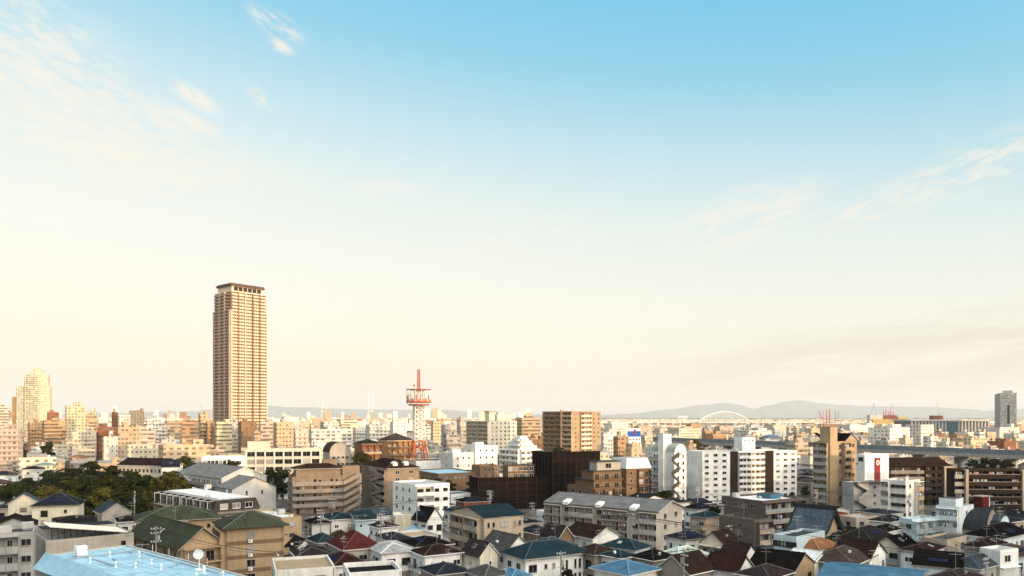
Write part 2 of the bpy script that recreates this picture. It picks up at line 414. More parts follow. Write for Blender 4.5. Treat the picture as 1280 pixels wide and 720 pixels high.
# ------------------------------------------------------------------ building kit
CACHE = {}
def window_meshes(w, h, frame, split=None):
    key = ('win', round(w, 2), round(h, 2), frame.name, split)
    if key not in CACHE:
        f = MB(); t = .07; d = .09
        f.box(-w/2, w/2, -d, 0, -h/2, -h/2+t); f.box(-w/2, w/2, -d, 0, h/2-t, h/2)
        f.box(-w/2, -w/2+t, -d, 0, -h/2+t, h/2-t); f.box(w/2-t, w/2, -d, 0, -h/2+t, h/2-t)
        if w > 1.1: f.box(-.035, .035, -d+.02, 0, -h/2+t, h/2-t)
        f.box(-w/2-.08, w/2+.08, -.16, 0, -h/2-.07, -h/2-.003)
        p = MB(); p.face([(-w/2+t, -.03, -h/2+t), (w/2-t, -.03, -h/2+t), (w/2-t, -.03, h/2-t), (-w/2+t, -.03, h/2-t)])
        c = MB(); c.v = list(f.v); c.f = list(f.f); c.m = [0]*len(f.f); c.face([tuple(x) for x in p.v], 1)
        CACHE[key] = (f.mesh('window', frame), p.mesh('pane', GLASS), c.mesh('window', [frame, GLASS]))
    return CACHE[key]
def balcony_mesh(w, d, mat, rail):
    key = ('bal', round(w, 2), round(d, 2), mat.name, rail)
    if key not in CACHE:
        b = MB(); x0, x1 = -w/2+.03, w/2-.03
        b.box(x0, x1, -d, -.003, -.20, 0)
        if rail == 'solid':
            b.box(x0, x1, -d-.04, -d+.10, .003, 1.12); b.box(x0, x0+.10, -d+.103, -.003, .003, 1.12); b.box(x1-.10, x1, -d+.103, -.003, .003, 1.12)
            b.box(x0-.02, x1+.02, -d-.07, -d+.13, 1.123, 1.18, 1)
        else:
            b.box(x0, x1, -d, -d+.06, 1.04, 1.10, 1); b.box(x0, x0+.05, -d+.063, -.003, 1.04, 1.10, 1); b.box(x1-.05, x1, -d+.063, -.003, 1.04, 1.10, 1)
            n = max(3, int(w/.28))
            for i in range(n+1):
                x = x0+.02+(x1-x0-.04)*i/n; b.box(x-.02, x+.02, -d+.01, -d+.05, .003, 1.037, 1)
            if rail == 'panel': b.box(x0+.05, x1-.05, -d+.02, -d+.04, .12, .95, 2)
        CACHE[key] = b.mesh('balcony', [mat, ALU if rail != 'dark' and 'darkbrown' not in mat.name and 'mocha' not in mat.name else DARKSTEEL, plain('frosted_panel', (.25,.27,.28), .3)])
    return CACHE[key]
def door_mesh(w, h=2.05, frame=ALU):
    key = ('door', round(w, 2), round(h, 2), frame.name)
    if key not in CACHE:
        b = MB(); t = .06
        b.box(-w/2, w/2, -.06, 0, h-t, h); b.box(-w/2, -w/2+t, -.06, 0, 0, h-t); b.box(w/2-t, w/2, -.06, 0, 0, h-t); b.box(-.03, .03, -.05, 0, 0, h-t)
        b.face([(-w/2+t, -.02, 0), (w/2-t, -.02, 0), (w/2-t, -.02, h-t), (-w/2+t, -.02, h-t)], 1)
        CACHE[key] = b.mesh('balcony_door', [frame, GLASS])
    return CACHE[key]
def acunit_mesh():
    if 'ac' not in CACHE:
        b = MB(); b.box(-.4, .4, -.32, 0, 0, .62); b.beam((-.1, -.322, .31), (-.1, -.34, .31), .25, 10, 1); b.box(-.35, .35, -.3, -.05, -.08, -.003, 1)
        CACHE['ac'] = b.mesh('air_conditioner', [WHITE, ALU])
    return CACHE['ac']

class B:
    """one building: an Empty at its near corner; local x runs along its right-hand face, local y along its left-hand face"""
    def __init__(s, label, pl, pc, pr, ye, fl, a=30, D=None, fh=2.9, wr=None, wl=None, wall='cream', roof='flat', rm='grey:flat', rh=None, ov=.45, rf=.5, vb=None,
                 R=(), L=(), name='house', cat='house', group=None, frame=None, short=None, extra=.5, seed=0, wallmat=None, z=None, occ=True, base=0.0, par=.6):
        s.rnd = random.Random(hash_(label)+seed); s.fl = fl; s.roof = roof
        if D is None:
            z = z or fl*fh+extra; k = k_at(ye, z)
        else:
            k = F/D; z = zat(ye, D); fh = (z-extra)/max(1, fl)
        s.k, s.D, s.z, s.fh = k, F/k, z, fh
        X, D = Pk(pc, k); A = radians(a); ca, sa = cos(A), sin(A); r = (pr-640)/F; l = (pl-640)/F
        if wr is None: wr = (r*D-X)/max(.12, ca-r*sa)
        if wl is None: wl = (X-l*D)/max(.12, sa+l*ca)
        s.wr, s.wl = max(3.5, min(wr, 110)), max(3.5, min(wl, 110))
        if name == 'house' and fl < 3 and wr < 14: s.wl = max(5.5, min(s.wl, s.wr*1.25+1)); rh = rh*(.62 if roof == 'hip' else .8) if rh else rh
        s.root = bpy.data.objects.new(name, None); COL.objects.link(s.root); s.root.empty_display_size = .5
        s.root.location = (X, D, base); s.root.rotation_euler = (0, 0, A)
        tag(s.root, label, cat, group); s.label = label
        s.wallm = wallmat or WM(wall); s.frame = frame or (s.rnd.choice([ALU, WHITE, BRONZE, ALU, DARKSTEEL]) if name == 'house' else ALU); s.lod = s.k >= 3.3
        if occ: OCC.update(cells(X, D, ca, sa, s.wr, s.wl, .8))
        xs = []; 
        for p, q in ((0, 0), (s.wr, 0), (0, s.wl), (s.wr, s.wl)):
            x, y = X+ca*p-sa*q, D+sa*p+ca*q; xs.append(640+F*x/y)
        s.px0, s.px1 = min(xs), max(xs)
        if vb is None: vb = ye+(z*k)*.62
        COVER.append((s.px0-1, s.px1+1, vb, D)); LAND.append((((s.px0+s.px1)/2), ye, D, short or label))
        s.top = z; s.nwin = 0
        s.body(roof, rm, rh, ov, rf, par)
        for face, segs in (('R', R), ('L', L)): s.facade(face, segs)
    def part(s, name, mb, mats, parent=None): return mb.build(name, mats, parent or s.root)
    def at(s, face, u, z, out=0.0):
        return {'R': ((u, -out, z), 0), 'L': ((-out, u, z), -pi/2), 'E': ((s.wr+out, u, z), pi/2), 'K': ((u, s.wl+out, z), pi)}[face]
    def W(s, face): return s.wr if face in 'RK' else s.wl
    def put(s, name, me, face, u, z, out=0.0, parent=None):
        loc, rz = s.at(face, u, z, out); return link(name, me, parent or s.root, loc, rz)
    def window(s, face, u, z, w, h, out=0.0):
        if s.nwin >= 100: return
        s.nwin += 1
        f, p, c = window_meshes(w, h, s.frame)
        if s.lod:
            o = s.put('window', f, face, u, z, out); link('pane', p, o)
        else: s.put('window', c, face, u, z, out)
    def roof_parts(s, kind, x0, x1, y0, y1, z, rh, ov, rm, rf=.5, name='roof'):
        m = [RM(rm) if isinstance(rm, str) else rm, s.trim()]
        b = MB(); t = .18
        if kind in ('gable_x', 'gable_y'):
            ax = kind[-1]; p0, p1, a0, a1 = (y0, y1, x0, x1) if ax == 'x' else (x0, x1, y0, y1)
            pm = p0+(p1-p0)*rf; s0, s1 = rh/(pm-p0), rh/(p1-pm); e = .02
            prof = [(p0-ov, z-ov*s0+e), (p0-ov, z-ov*s0+e+t), (pm, z+rh+e+t), (p1+ov, z-ov*s1+e+t), (p1+ov, z-ov*s1+e), (pm, z+rh+e)]
            b.prism(prof, ax, a0-ov*.8, a1+ov*.8, 0, 1)
            q0, q1 = ((a0-ov*.8, pm, z+rh+t), (a1+ov*.8, pm, z+rh+t)) if ax == 'x' else ((pm, a0-ov*.8, z+rh+t), (pm, a1+ov*.8, z+rh+t))
            b.beam(q0, q1, .13, 6, 0)
        elif kind in ('hip', 'hip_x', 'hip_y'):
            X0, X1, Y0, Y1 = x0-ov, x1+ov, y0-ov, y1+ov
            w, d = X1-X0, Y1-Y0
            if kind == 'hip': kind = 'hip_x' if w >= d else 'hip_y'
            if kind == 'hip_x': i = min(d/2, w*.45); r0, r1 = (X0+i, (Y0+Y1)/2), (X1-i, (Y0+Y1)/2)
            else: i = min(w/2, d*.45); r0, r1 = ((X0+X1)/2, Y0+i), ((X0+X1)/2, Y1-i)
            zt = z+rh; A_, B_, C_, D_ = (X0,Y0,z+.1), (X1,Y0,z+.1), (X1,Y1,z+.1), (X0,Y1,z+.1); P0, P1 = (*r0, zt), (*r1, zt)
            if kind == 'hip_x': fs = [[A_,B_,P1,P0],[B_,C_,P1],[C_,D_,P0,P1],[D_,A_,P0]]
            else: fs = [[A_,B_,P0],[B_,C_,P1,P0],[C_,D_,P1],[D_,A_,P0,P1]]
            for f in fs: b.face(f, 0)
            lo = [(x, y, z-.12) for x, y, _ in (A_, B_, C_, D_)]; hi = [A_, B_, C_, D_]
            for i in range(4): j = (i+1) % 4; b.face([lo[i], lo[j], hi[j], hi[i]], 1)
            b.face(lo[::-1], 1)
            for p, q in ((P0, P1), (A_, P0), (D_, P0 if kind == 'hip_x' else P1), (B_, P1 if kind == 'hip_x' else P0), (C_, P1)): b.beam(p, q, .11, 6, 2, cap=False)
            m.append(s.ridge(rm))
        elif kind == 'barrel_x' or kind == 'barrel_y':
            ax = kind[-1]; p0, p1, a0, a1 = (y0, y1, x0, x1) if ax == 'x' else (x0, x1, y0, y1)
            n = 12; up = []; dn = []
            for i in range(n+1):
                th = pi*i/n; cxp = (p0+p1)/2-(p1-p0)/2*cos(th); up.append((cxp+(-.2 if i == 0 else .2 if i == n else 0), z+rh*sin(th)+.18)); dn.append((cxp+(-.2 if i == 0 else .2 if i == n else 0), z+rh*sin(th)+.02))
            b.prism(up+dn[::-1], ax, a0-.3, a1+.3, 0, 1)
        elif kind in ('shed_x', 'shed_y', 'shed_xr', 'shed_yr'):
            ax = kind[5]; rev = kind.endswith('r'); p0, p1, a0, a1 = (y0, y1, x0, x1) if ax == 'x' else (x0, x1, y0, y1)
            za, zb = (z+rh, z) if rev else (z, z+rh)
            b.prism([(p0-ov, za+.02), (p0-ov, za+.2), (p1+ov, zb+.2), (p1+ov, zb+.02)], ax, a0-ov, a1+ov, 0, 1)
        elif kind == 'mansard':
            i = rh*.22; q = [(x0-.3,y0-.3),(x1+.3,y0-.3),(x1+.3,y1+.3),(x0-.3,y1+.3)]; u = [(x0+i,y0+i),(x1-i,y0+i),(x1-i,y1-i),(x0+i,y1-i)]
            for k in range(4):
                j = (k+1) % 4; b.face([(*q[k], z+.003), (*q[j], z+.003), (*u[j], z+rh), (*u[k], z+rh)], 0)
            b.face([(*p, z+rh) for p in u], 2); b.face([(*p, z+.003) for p in q][::-1], 1); m.append(RM('lightgrey:flat'))
        return b.build(name, m, s.root)
    def trim(s): return s.rnd.choice([WM('offwhite'), WM('taupe'), WM('grey'), BRONZE])
    def ridge(s, rm):
        c = rm.split(':')[0] if isinstance(rm, str) else 'grey'
        col = ROOFC[c]; return plain(c+'_ridge_tile', tuple(min(.7, v*1.7+.03) for v in col), .7)
    def body(s, roof, rm, rh, ov, rf, par):
        w, d, z = s.wr, s.wl, s.z; b = MB(); rh = rh if rh is not None else min(w, d)*.24
        s.rh = rh
        if roof == 'none':
            b.box(0, w, 0, d, 0, z); s.part('wall', b, s.wallm); s.top = z
        elif roof == 'flat':
            zz = z-par; s.top = zz
            b.box(0, w, 0, d, 0, zz); s.part('wall', b, s.wallm)
            p = MB(); t = .22
            p.box(0, w, 0, t, zz+.001, z); p.box(0, w, d-t, d, zz+.001, z); p.box(0, t, t+.001, d-t-.001, zz+.001, z); p.box(w-t, w, t+.001, d-t-.001, zz+.001, z)
            s.part('parapet', p, s.wallm)
            r = MB(); r.box(t+.003, w-t-.003, t+.003, d-t-.003, zz+.004, zz+.07); s.part('roof', r, RM(rm))
        else:
            if roof == 'gable_x':
                ym = d*rf; b.prism([(0,0),(0,z),(ym,z+rh),(d,z),(d,0)], 'x', 0, w)
            elif roof == 'gable_y':
                xm = w*rf; b.prism([(0,0),(0,z),(xm,z+rh),(w,z),(w,0)], 'y', 0, d)
            elif roof.startswith('barrel'):
                ax = roof[-1]; L_ = d if ax == 'x' else w; n = 12
                b.prism([(0,0)]+[(L_/2-L_/2*cos(pi*i/n), z+rh*sin(pi*i/n)) for i in range(n+1)]+[(L_,0)], ax, 0, w if ax == 'x' else d)
            elif roof.startswith('shed'):
                ax = roof[5]; rev = roof.endswith('r'); za, zb = (z+rh, z) if rev else (z, z+rh)
                b.prism([(0,0),(0,za),(d if ax == 'x' else w, zb),(d if ax == 'x' else w, 0)], ax, 0, w if ax == 'x' else d)
            else: b.box(0, w, 0, d, 0, z)
            s.part('wall', b, s.wallm)
            s.roof_parts(roof, 0, w, 0, d, z, rh, ov, rm, rf)
    def facade(s, face, segs):
        W = s.W(face); n = s.fl
        for sg in segs:
            f0, f1, kind = sg[:3]; kw = sg[3] if len(sg) > 3 else {}
            u0, u1 = f0*W, f1*W; z0, z1 = kw.get('fl', (0, n))
            for fi in range(z0, z1):
                zb = fi*s.fh
                if kind == 'win':
                    c = kw.get('n', max(1, int((u1-u0)/3.2))); w, h = kw.get('w', 1.5), kw.get('h', 1.2)
                    for i in range(c):
                        s.window(face, u0+(u1-u0)*(i+.5)/c, zb+kw.get('sill', .95)+h/2, w, h)
                elif kind == 'bal':
                    bays = kw.get('n', max(1, int((u1-u0)/5.5))); d = kw.get('d', 1.3); bw = (u1-u0)/bays
                    m = WM(kw['mat']) if 'mat' in kw else s.wallm
                    for i in range(bays):
                        u = u0+bw*(i+.5)
                        if fi > 0 or kw.get('ground', False):
                            s.put('balcony', balcony_mesh(bw, d, m, kw.get('rail', 'solid')), face, u, zb, .0)
                            if s.lod and s.rnd.random() < .35:
                                s.put('air_conditioner', acunit_mesh(), face, u+bw*.3*s.rnd.choice((-1, 1)), zb+.1, .05)
                        if s.lod and fi > 0 and s.rnd.random() < .3:
                            key = ('laundry', s.rnd.randint(0, 3))
                            if key not in CACHE:
                                rr = random.Random(key[1]); q = MB()
                                for j in range(5): q.box(-.9+j*.38, -.62+j*.38, -.04, 0, -rr.uniform(.5, .95), 0, rr.randint(0, 2))
                                q.beam((-1.1, -.02, .03), (1.1, -.02, .03), .02, 5, 0)
                                CACHE[key] = q.mesh('laundry', [WHITE, plain('washing_blue', (.12, .18, .3), .9), plain('washing_rose', (.45, .25, .22), .9)])
                            s.put('laundry', CACHE[key], face, u, zb+1.95, d*.6)
                        dw = min(2.4, bw*.42)
                        s.put('balcony_door', door_mesh(dw, frame=s.frame), face, u-bw*.2, zb+.05, .004)
                        if bw > 3.4: s.put('balcony_door', door_mesh(min(1.7, bw*.3), frame=s.frame), face, u+bw*.26, zb+.05, .004)
                elif kind == 'corr':
                    d = kw.get('d', 1.3); m = WM(kw['mat']) if 'mat' in kw else s.wallm
                    if fi > 0: s.put('gallery', balcony_mesh(u1-u0, d, m, kw.get('rail', 'solid')), face, (u0+u1)/2, zb)
                    c = max(1, int((u1-u0)/4.5))
                    for i in range(c):
                        u = u0+(u1-u0)*(i+.5)/c
                        s.put('door', door_mesh(.95, 2.0, BRONZE), face, u-.9, zb+.05, .004); s.window(face, u+.9, zb+1.5, 1.0, 1.0)
            if kind == 'bal' and kw.get('fin', True):
                bays = kw.get('n', max(1, int((u1-u0)/5.5))); d = kw.get('d', 1.3); bw = (u1-u0)/bays
                zt = z1*s.fh; zb = z0*s.fh
                for i in range(bays+1):
                    if i in (0, bays) or kw.get('fins', True):
                        b = MB(); b.box(-.022, .022, -d+.16, -.005, zb, zt-.25); loc, rz = s.at(face, u0+bw*i, 0); b.build('partition', s.wallm, s.root, loc, rz)
                b = MB(); b.box(-(u1-u0)/2-.1, (u1-u0)/2+.1, -d-.1, -.005, zt-.18, zt); loc, rz = s.at(face, (u0+u1)/2, 0); b.build('balcony_roof', s.wallm, s.root, loc, rz)
            if kind == 'stair':
                d = kw.get('d', 1.6); w = u1-u0
                loc, rz = s.at(face, u0, 0)
                for fi in range(z0, z1):
                    zb = fi*s.fh; zz = (zb, zb+s.fh) if fi % 2 == 0 or kw.get('same') else (zb+s.fh, zb)
                    b = MB()
                    zl, zr = zz
                    for y0, y1, h0, h1 in ((-d, -d+.12, -.15, 1.05), (-d+.123, -.02, -.15, .05)):
                        q = [(0, zl+h0), (w, zr+h0), (w, zr+h1), (0, zl+h1)]
                        b.prism([(p, zq) for p, zq in q], 'y', y0, y1)
                    b.build('stair_flight', WM(kw['mat']) if 'mat' in kw else s.wallm, s.root, loc, rz)
    def auto(s, dens=1.0, bal=.25):
        """ordinary house fronts: mixed window sizes, here and there a balcony"""
        for face in ('R', 'L'):
            W = s.W(face); c = max(1, round(W/3.3*dens)); r = s.rnd
            for i in range(c):
                for fi in range(s.fl):
                    if r.random() < .14: continue
                    u = W*(i+.5)/c+r.uniform(-.35, .35); zb = fi*s.fh
                    q = r.random()
                    if fi > 0 and q < bal and W/c > 2.3:
                        bw = min(W/c*.95, 3.4); uu = min(max(W*(i+.5)/c, bw/2+.1), W-bw/2-.1)
                        s.put('balcony', balcony_mesh(bw, 1.05, s.wallm if r.random() < .6 else WM(r.choice(['white', 'taupe', 'grey'])), r.choice(['solid', 'panel', 'dark'])), face, uu, zb)
                        s.put('balcony_door', door_mesh(min(1.8, bw*.7), frame=s.frame), face, uu, zb+.05, .004)
                    else:
                        w, h, sl = r.choice([(1.65, 1.15, .9), (1.65, 1.15, .9), (.75, .9, 1.2), (1.2, 1.0, 1.0), (.6, 1.1, 1.0), (1.8, 1.8, .3)])
                        s.window(face, u, zb+sl+h/2, w, h)
                        if s.lod and r.random() < .12: s.put('air_conditioner', acunit_mesh(), face, min(W-.5, u+1.3), zb+.15)
            if s.lod and W > 5:
                b = MB(); b.beam((0, -.08, .1), (0, -.08, s.z-.15), .045, 6); loc, rz = s.at(face, W-.25, 0); b.build('downpipe', WM(r.choice(['offwhite', 'taupe', 'darkbrown'])), s.root, loc, rz)
    def extras(s):
        """small fittings of an ordinary pitched roof: gutters, a skylight, solar panels, a ridge vent"""
        r = s.rnd; w, d, z, rh = s.wr, s.wl, s.z, s.rh
        if s.roof not in ('hip', 'gable_x', 'gable_y'): return
        alongx = s.roof == 'gable_x' or (s.roof == 'hip' and w >= d); ov = .45
        gm = r.choice([WHITE, WM('offwhite'), WM('taupe'), ALU])
        for f in ('R', 'L'):
            if s.roof == 'hip' or (alongx == (f == 'R')):
                W = s.W(f); zz = z-.02 if s.roof == 'hip' else z-ov*rh/((d if alongx else w)/2)+.05
                b = MB(); b.beam((-ov, -ov-.06, zz), (W+ov, -ov-.06, zz), .075, 6); loc, rz = s.at(f, 0 if f == 'R' else W, 0); b.build('gutter', gm, s.root, loc, rz)
        q = r.random()
        if q > .62: return
        half = (d if alongx else w)/2; L_ = w if alongx else d
        th = atan2(rh-.1, half+ov); n = Vector((0, -sin(th), cos(th))); up = Vector((0, cos(th), sin(th))); t = r.uniform(.38, .6)
        c = Vector((L_*r.uniform(.42, .58), -ov+(half+ov)*t, z+.1+(rh-.1)*t+(.13 if s.roof != 'hip' else .03)))
        b = MB()
        def slab(cc, sx, sy, h, m):
            P = [cc+Vector((x*sx, 0, 0))+up*(y*sy) for x, y in ((-1, -1), (1, -1), (1, 1), (-1, 1))]; Q = [p+n*h for p in P]
            b.face(Q, m); [b.face([P[i], P[(i+1) % 4], Q[(i+1) % 4], Q[i]], m) for i in range(4)]
        if q < .22: nm = 'skylight'; slab(c, .45, .55, .13, 0); slab(c+n*.134, .36, .46, .01, 1); mats = [ALU, GLASS]
        elif q < .40: nm = 'solar_panel'; mats = [plain('solar_cells', (.012, .018, .04), .15), ALU]; [slab(c+Vector(((i-.5)*1.7, 0, 0)), .8, .75, .08, 0) for i in range(2)]
        else: nm = 'roof_vent'; slab(c, .22, .22, .45, 0); mats = [gm]
        if alongx: b.build(nm, mats, s.root)
        else: b.build(nm, mats, s.root, (0, d, 0), -pi/2)
    def boxpart(s, name, x0, x1, y0, y1, z0, z1, mat, top=None):
        b = MB().box(x0, x1, y0, y1, z0, z1, 0, 1 if top else None); return s.part(name, b, [mat, top] if top else mat)
    def penthouse(s, fx=.5, fy=.5, w=4, d=4, h=2.8, mat=None, tank=False):
        x, y = s.wr*fx, s.wl*fy; z = s.top+.072
        o = s.boxpart('penthouse', x-w/2, x+w/2, y-d/2, y+d/2, z, z+h, mat or s.wallm, RM('grey:flat'))
        if tank:
            b = MB(); b.box(x-.9, x+.9, y-.9, y+.9, z+h+.5, z+h+2.0)
            for i in (-.7, .7):
                for j in (-.7, .7): b.beam((x+i, y+j, z+h), (x+i, y+j, z+h+.5), .06)
            s.part('water_tank', b, WM('palegrey'))
        return o
    def clutter(s, n=5):
        z = s.top+.073; r = s.rnd
        for i in range(n):
            x, y = r.uniform(.8, s.wr-.8), r.uniform(.8, s.wl-.8); q = r.random(); b = MB()
            if q < .4: b.box(x-.5, x+.5, y-.3, y+.3, z, z+.7); s.part('roof_unit', b, WM('palegrey'))
            elif q < .8: b.beam((x, y, z), (x, y, z+.7), .09, 8); b.beam((x, y, z+.55), (x, y, z+.75), .17, 8, r2=.12); s.part('vent_pipe', b, WHITE)
            else: b.box(x-.9, x+.9, y-.7, y+.7, z+.3, z+1.4); b.box(x-.7, x+.7, y-.5, y+.5, z, z+.297); s.part('water_tank', b, WM('palegrey'))
    def parapet_line(s, h=.06, mat=None):
        pass
def hash_(t):
    h = 7
    for c in t: h = (h*131+ord(c)) % 1000003
    return h
# ------------------------------------------------------------------ setting: ground, mountains, sky-lit air
def noise_ground():
    t = NT('city_ground'); g = t.n('ShaderNodeTexCoord').outputs['Object']
    a = t.noise(g, .03, 6); b = t.noise(g, .35, 5)
    c = t.mix(t.mr(a, .4, .6, 0, 1), (.055, .052, .05, 1), (.14, .125, .11, 1))
    t.base(t.mix(1.0, c, t.mr(b, .3, .7, .7, 1.25), 'MULTIPLY')); t.b.inputs['Roughness'].default_value = .95
    return t.m
g = MB(); S_ = 38000
g.face([(-S_, -400, 0), (S_, -400, 0), (S_, S_, 0), (-S_, S_, 0)])
tag(g.build('ground', noise_ground()), kind='structure')

# added, unseen ridge behind the viewpoint, shaped to keep low sun off near streets
def shade_ridge():
    r = random.Random(5); b = MB(); n = 60; x0, x1 = -450, 1350
    tops = []
    for i in range(n+1):
        x = x0+(x1-x0)*i/n; t = i/n
        tops.append((x, SHADE_RIDGE_H*min(1, t*9, (1-t)*9)+3.0*sin(x*.021)+2.2*sin(x*.057+1)+r.uniform(-1.2, 1.2)))
    for i in range(n):
        (xa, za), (xb, zb) = tops[i], tops[i+1]
        b.face([(xa, -70, .2), (xb, -70, .2), (xb, -110, zb), (xa, -110, za)]); b.face([(xa, -110, za), (xb, -110, zb), (xb, -260, .2), (xa, -260, .2)])
    tag(b.build('shade_ridge', plain('shade_ridge_green', (.05, .06, .03), .95, 0, .4, .05)), kind='structure')
SHADE_RIDGE_H = 60.0
shade_ridge()

def mountains(name, D, pts, depth, seed, colr):
    r = random.Random(seed); b = MB(); rows = 7
    px = []; x = pts[0][0]
    while x <= pts[-1][0]: px.append(x); x += 4
    def ridge(p):
        for (xa, ya), (xb, yb) in zip(pts, pts[1:]):
            if xa <= p <= xb:
                t = (p-xa)/(xb-xa); t = t*t*(3-2*t); return ya+(yb-ya)*t
    grid = []
    for p in px:
        X = (p-640)*D/F; zt = zat(ridge(p), D)+r.uniform(-4, 4)+4*sin(p*.31)
        col = []
        for j in range(rows+1):
            t = j/rows; h = zt*(sin(t*pi/2)**.8); y = D-depth*(1-t)+60*sin(p*.2+j)
            col.append((X*y/D, y, max(.3, h*(1+.12*sin(p*.17+j*1.3)*(1-t)))))
        col.append((X, D+depth*.8, .3)); grid.append(col)
    n = rows+2
    b.v = [v for c in grid for v in c]
    for i in range(len(grid)-1):
        for j in range(n-1): b.f.append((i*n+j, (i+1)*n+j, (i+1)*n+j+1, i*n+j+1)); b.m.append(0)
    tag(b.build(name, plain(name+'_forest', colr, .95, 0, .35, .004)), kind='structure')
mountains('mountains', 32000, [(640, 521), (735, 519.5), (790, 517), (835, 512), (880, 506), (907, 503.5), (925, 506), (941, 511), (960, 507), (985, 501.5), (1000, 500.5), (1025, 504), (1050, 506), (1090, 508), (1160, 508.5), (1205, 511), (1235, 513.5), (1290, 511), (1400, 516), (1500, 521)], 1400, 3, (.11, .13, .125))
mountains('far_hills', 30500, [(-200, 519), (60, 518), (130, 516.5), (180, 515), (240, 514), (300, 510), (335, 507), (360, 509), (385, 509), (420, 511), (470, 512), (560, 512.5), (600, 515), (640, 517.5), (720, 519), (800, 521)], 900, 4, (.11, .13, .125))

def haze(density=3.6e-5):
    m = bpy.data.materials.new('haze'); m.use_nodes = True; t = m.node_tree; t.nodes.clear()
    v = t.nodes.new('ShaderNodeVolumePrincipled'); v.inputs['Density'].default_value = density; v.inputs['Color'].default_value = (.93, .94, .96, 1); v.inputs['Anisotropy'].default_value = 0.0
    o = t.nodes.new('ShaderNodeOutputMaterial'); t.links.new(v.outputs[0], o.inputs['Volume'])
    b = MB().box(-39000, 39000, -600, 39000, -1.0, 900)
    tag(b.build('haze', m), kind='stuff')
haze()

# ------------------------------------------------------------------ roads with kerbs and markings where the street shows
ASPH = plain('asphalt', (.05, .049, .048), .9, 0, .25, .6); MARK = plain('road_paint', (.7, .69, .66), .7); PAVE = plain('pavement_slabs', (.22, .21, .2), .9, 0, .2, .8)
def road(x0, y0, x1, y1, w=6.5):
    d = Vector((x1-x0, y1-y0)); L_ = d.length; d /= L_; n = Vector((-d.y, d.x)); a = atan2(d.y, d.x)
    o = tag(MB().box(0, L_, -w/2, w/2, -.05, .006).build('road', ASPH, None, (x0, y0, 0), a), kind='structure')
    for s in (-1, 1):
        tag(MB().box(0, L_, min(s*(w/2+.003), s*(w/2+1.6)), max(s*(w/2+.003), s*(w/2+1.6)), -.05, .13).build('pavement', PAVE, None, (x0, y0, 0), a), kind='structure')
    b = MB(); t = 2.0
    while t < L_-3: b.face([(t, -.08, .011), (t+2.5, -.08, .011), (t+2.5, .08, .011), (t, .08, .011)]); t += 6
    for s in (-1, 1): b.face([(0, s*(w/2-.4)-.06, .011), (L_, s*(w/2-.4)-.06, .011), (L_, s*(w/2-.4)+.06, .011), (0, s*(w/2-.4)+.06, .011)])
    tag(b.build('road_marking', MARK, None, (x0, y0, 0), a), kind='structure')
    OCC.update(cells(x0+d.y*(w/2+1), y0-d.x*(w/2+1), d.x, d.y, L_, w+2))
road(-8, 180, -48, 275); road(-34, 238, 30, 268, 5.5); road(92, 180, 74, 262, 5.0); road(-60, 200, -110, 330, 6)

# ------------------------------------------------------------------ hand-placed buildings
def HS(label, *a, auto=(1.0, .25), ant=False, **k):
    k.setdefault('group', 'houses in the near streets')
    b = B(label, *a, **k)
    if auto: b.auto(*auto)
    b.extras()
    HOUSES[label] = b
    return b
HOUSES = {}
def AP(label, *a, **k):
    k.setdefault('name', 'apartment_building'); k.setdefault('cat', 'apartment block'); k.setdefault('group', 'apartment blocks')
    b = B(label, *a, **k); HOUSES[label] = b; return b

# -- nearest: the light blue roof
bl = AP('apartment block with light blue flat roof and white vents', 236, 236, 300, 754, 5, 49, fh=3.1, extra=.7, wr=10.8, wl=41, wall='palegrey', rm='skyblue:membrane', vb=900, par=.28, L=[(0, 1, 'win', dict(n=8))])
SKYB = RM('skyblue:flat')
for x, y in ((8.8, 14), (9.2, 15), (6.2, 20), (4.6, 23.5), (3.2, 26), (7.0, 24.5), (8.2, 31), (2.2, 31.5), (5.6, 34), (9.0, 10), (6.5, 11.5)):
    b = MB(); z = bl.top+.073; b.beam((x, y, z), (x, y, z+.6), .07, 8); b.beam((x, y, z+.5), (x, y, z+.74), .16, 8, r2=.13); b.beam((x, y, z), (x, y, z+.12), .2, 8, r2=.1); bl.part('vent_pipe', b, WHITE)
o = bl.boxpart('roof_unit', 2.4, 3.7, 36.6, 37.7, bl.top+.25, bl.top+1.55, WHITE); b = MB(); b.box(2.5, 3.6, 36.7, 37.6, bl.top+.073, bl.top+.247); bl.part('plinth', b, CONC)
b = MB(); b.beam((8.2, 20, bl.top+.073), (8.2, 20, bl.top+.3), .75, 12, r2=.5); b.beam((8.2, 20, bl.top+.3), (8.2, 20, bl.top+.9), .1, 8); bl.part('roof_drain', b, SKYB)
bl.boxpart('hatch', 4.8, 6.4, 30, 31.2, bl.top+.073, bl.top+.35, SKYB); bl.boxpart('hatch', 8.5, 9.6, 34, 35, bl.top+.073, bl.top+.3, SKYB)
b = MB(); b.box(-7, -.004, 8, 40, 0, 13.4); bl.part('wing', b, WM('palegrey'))
b = MB(); b.face([(-7.4, 7.6, 13.6), (-.01, 7.6, 13.6), (-.01, 40.3, 13.6), (-7.4, 40.3, 13.6)]); b.box(-7.4, -.01, 7.6, 40.3, 13.403, 13.56); bl.part('wing_roof', b, SKYB)
b = MB(); b.prism([(-1.6, 14.6), (-1.4, 14.75), (-.02, 16.55), (-.02, 16.3)], 'y', 4, 41); bl.part('sloping_ledge', b, SKYB)
for y in (33, 36.5):
    bl.put('window', window_meshes(1.7, 1.4, ALU)[2], 'L', y, 14.9, .0) if False else None
for i, y in enumerate((15, 20, 25, 30, 35)):
    f_, p_, c_ = window_meshes(1.7, 1.2, ALU); o = link('window', f_, bl.root, (-7, y, 11.6), -pi/2); link('pane', p_, o)
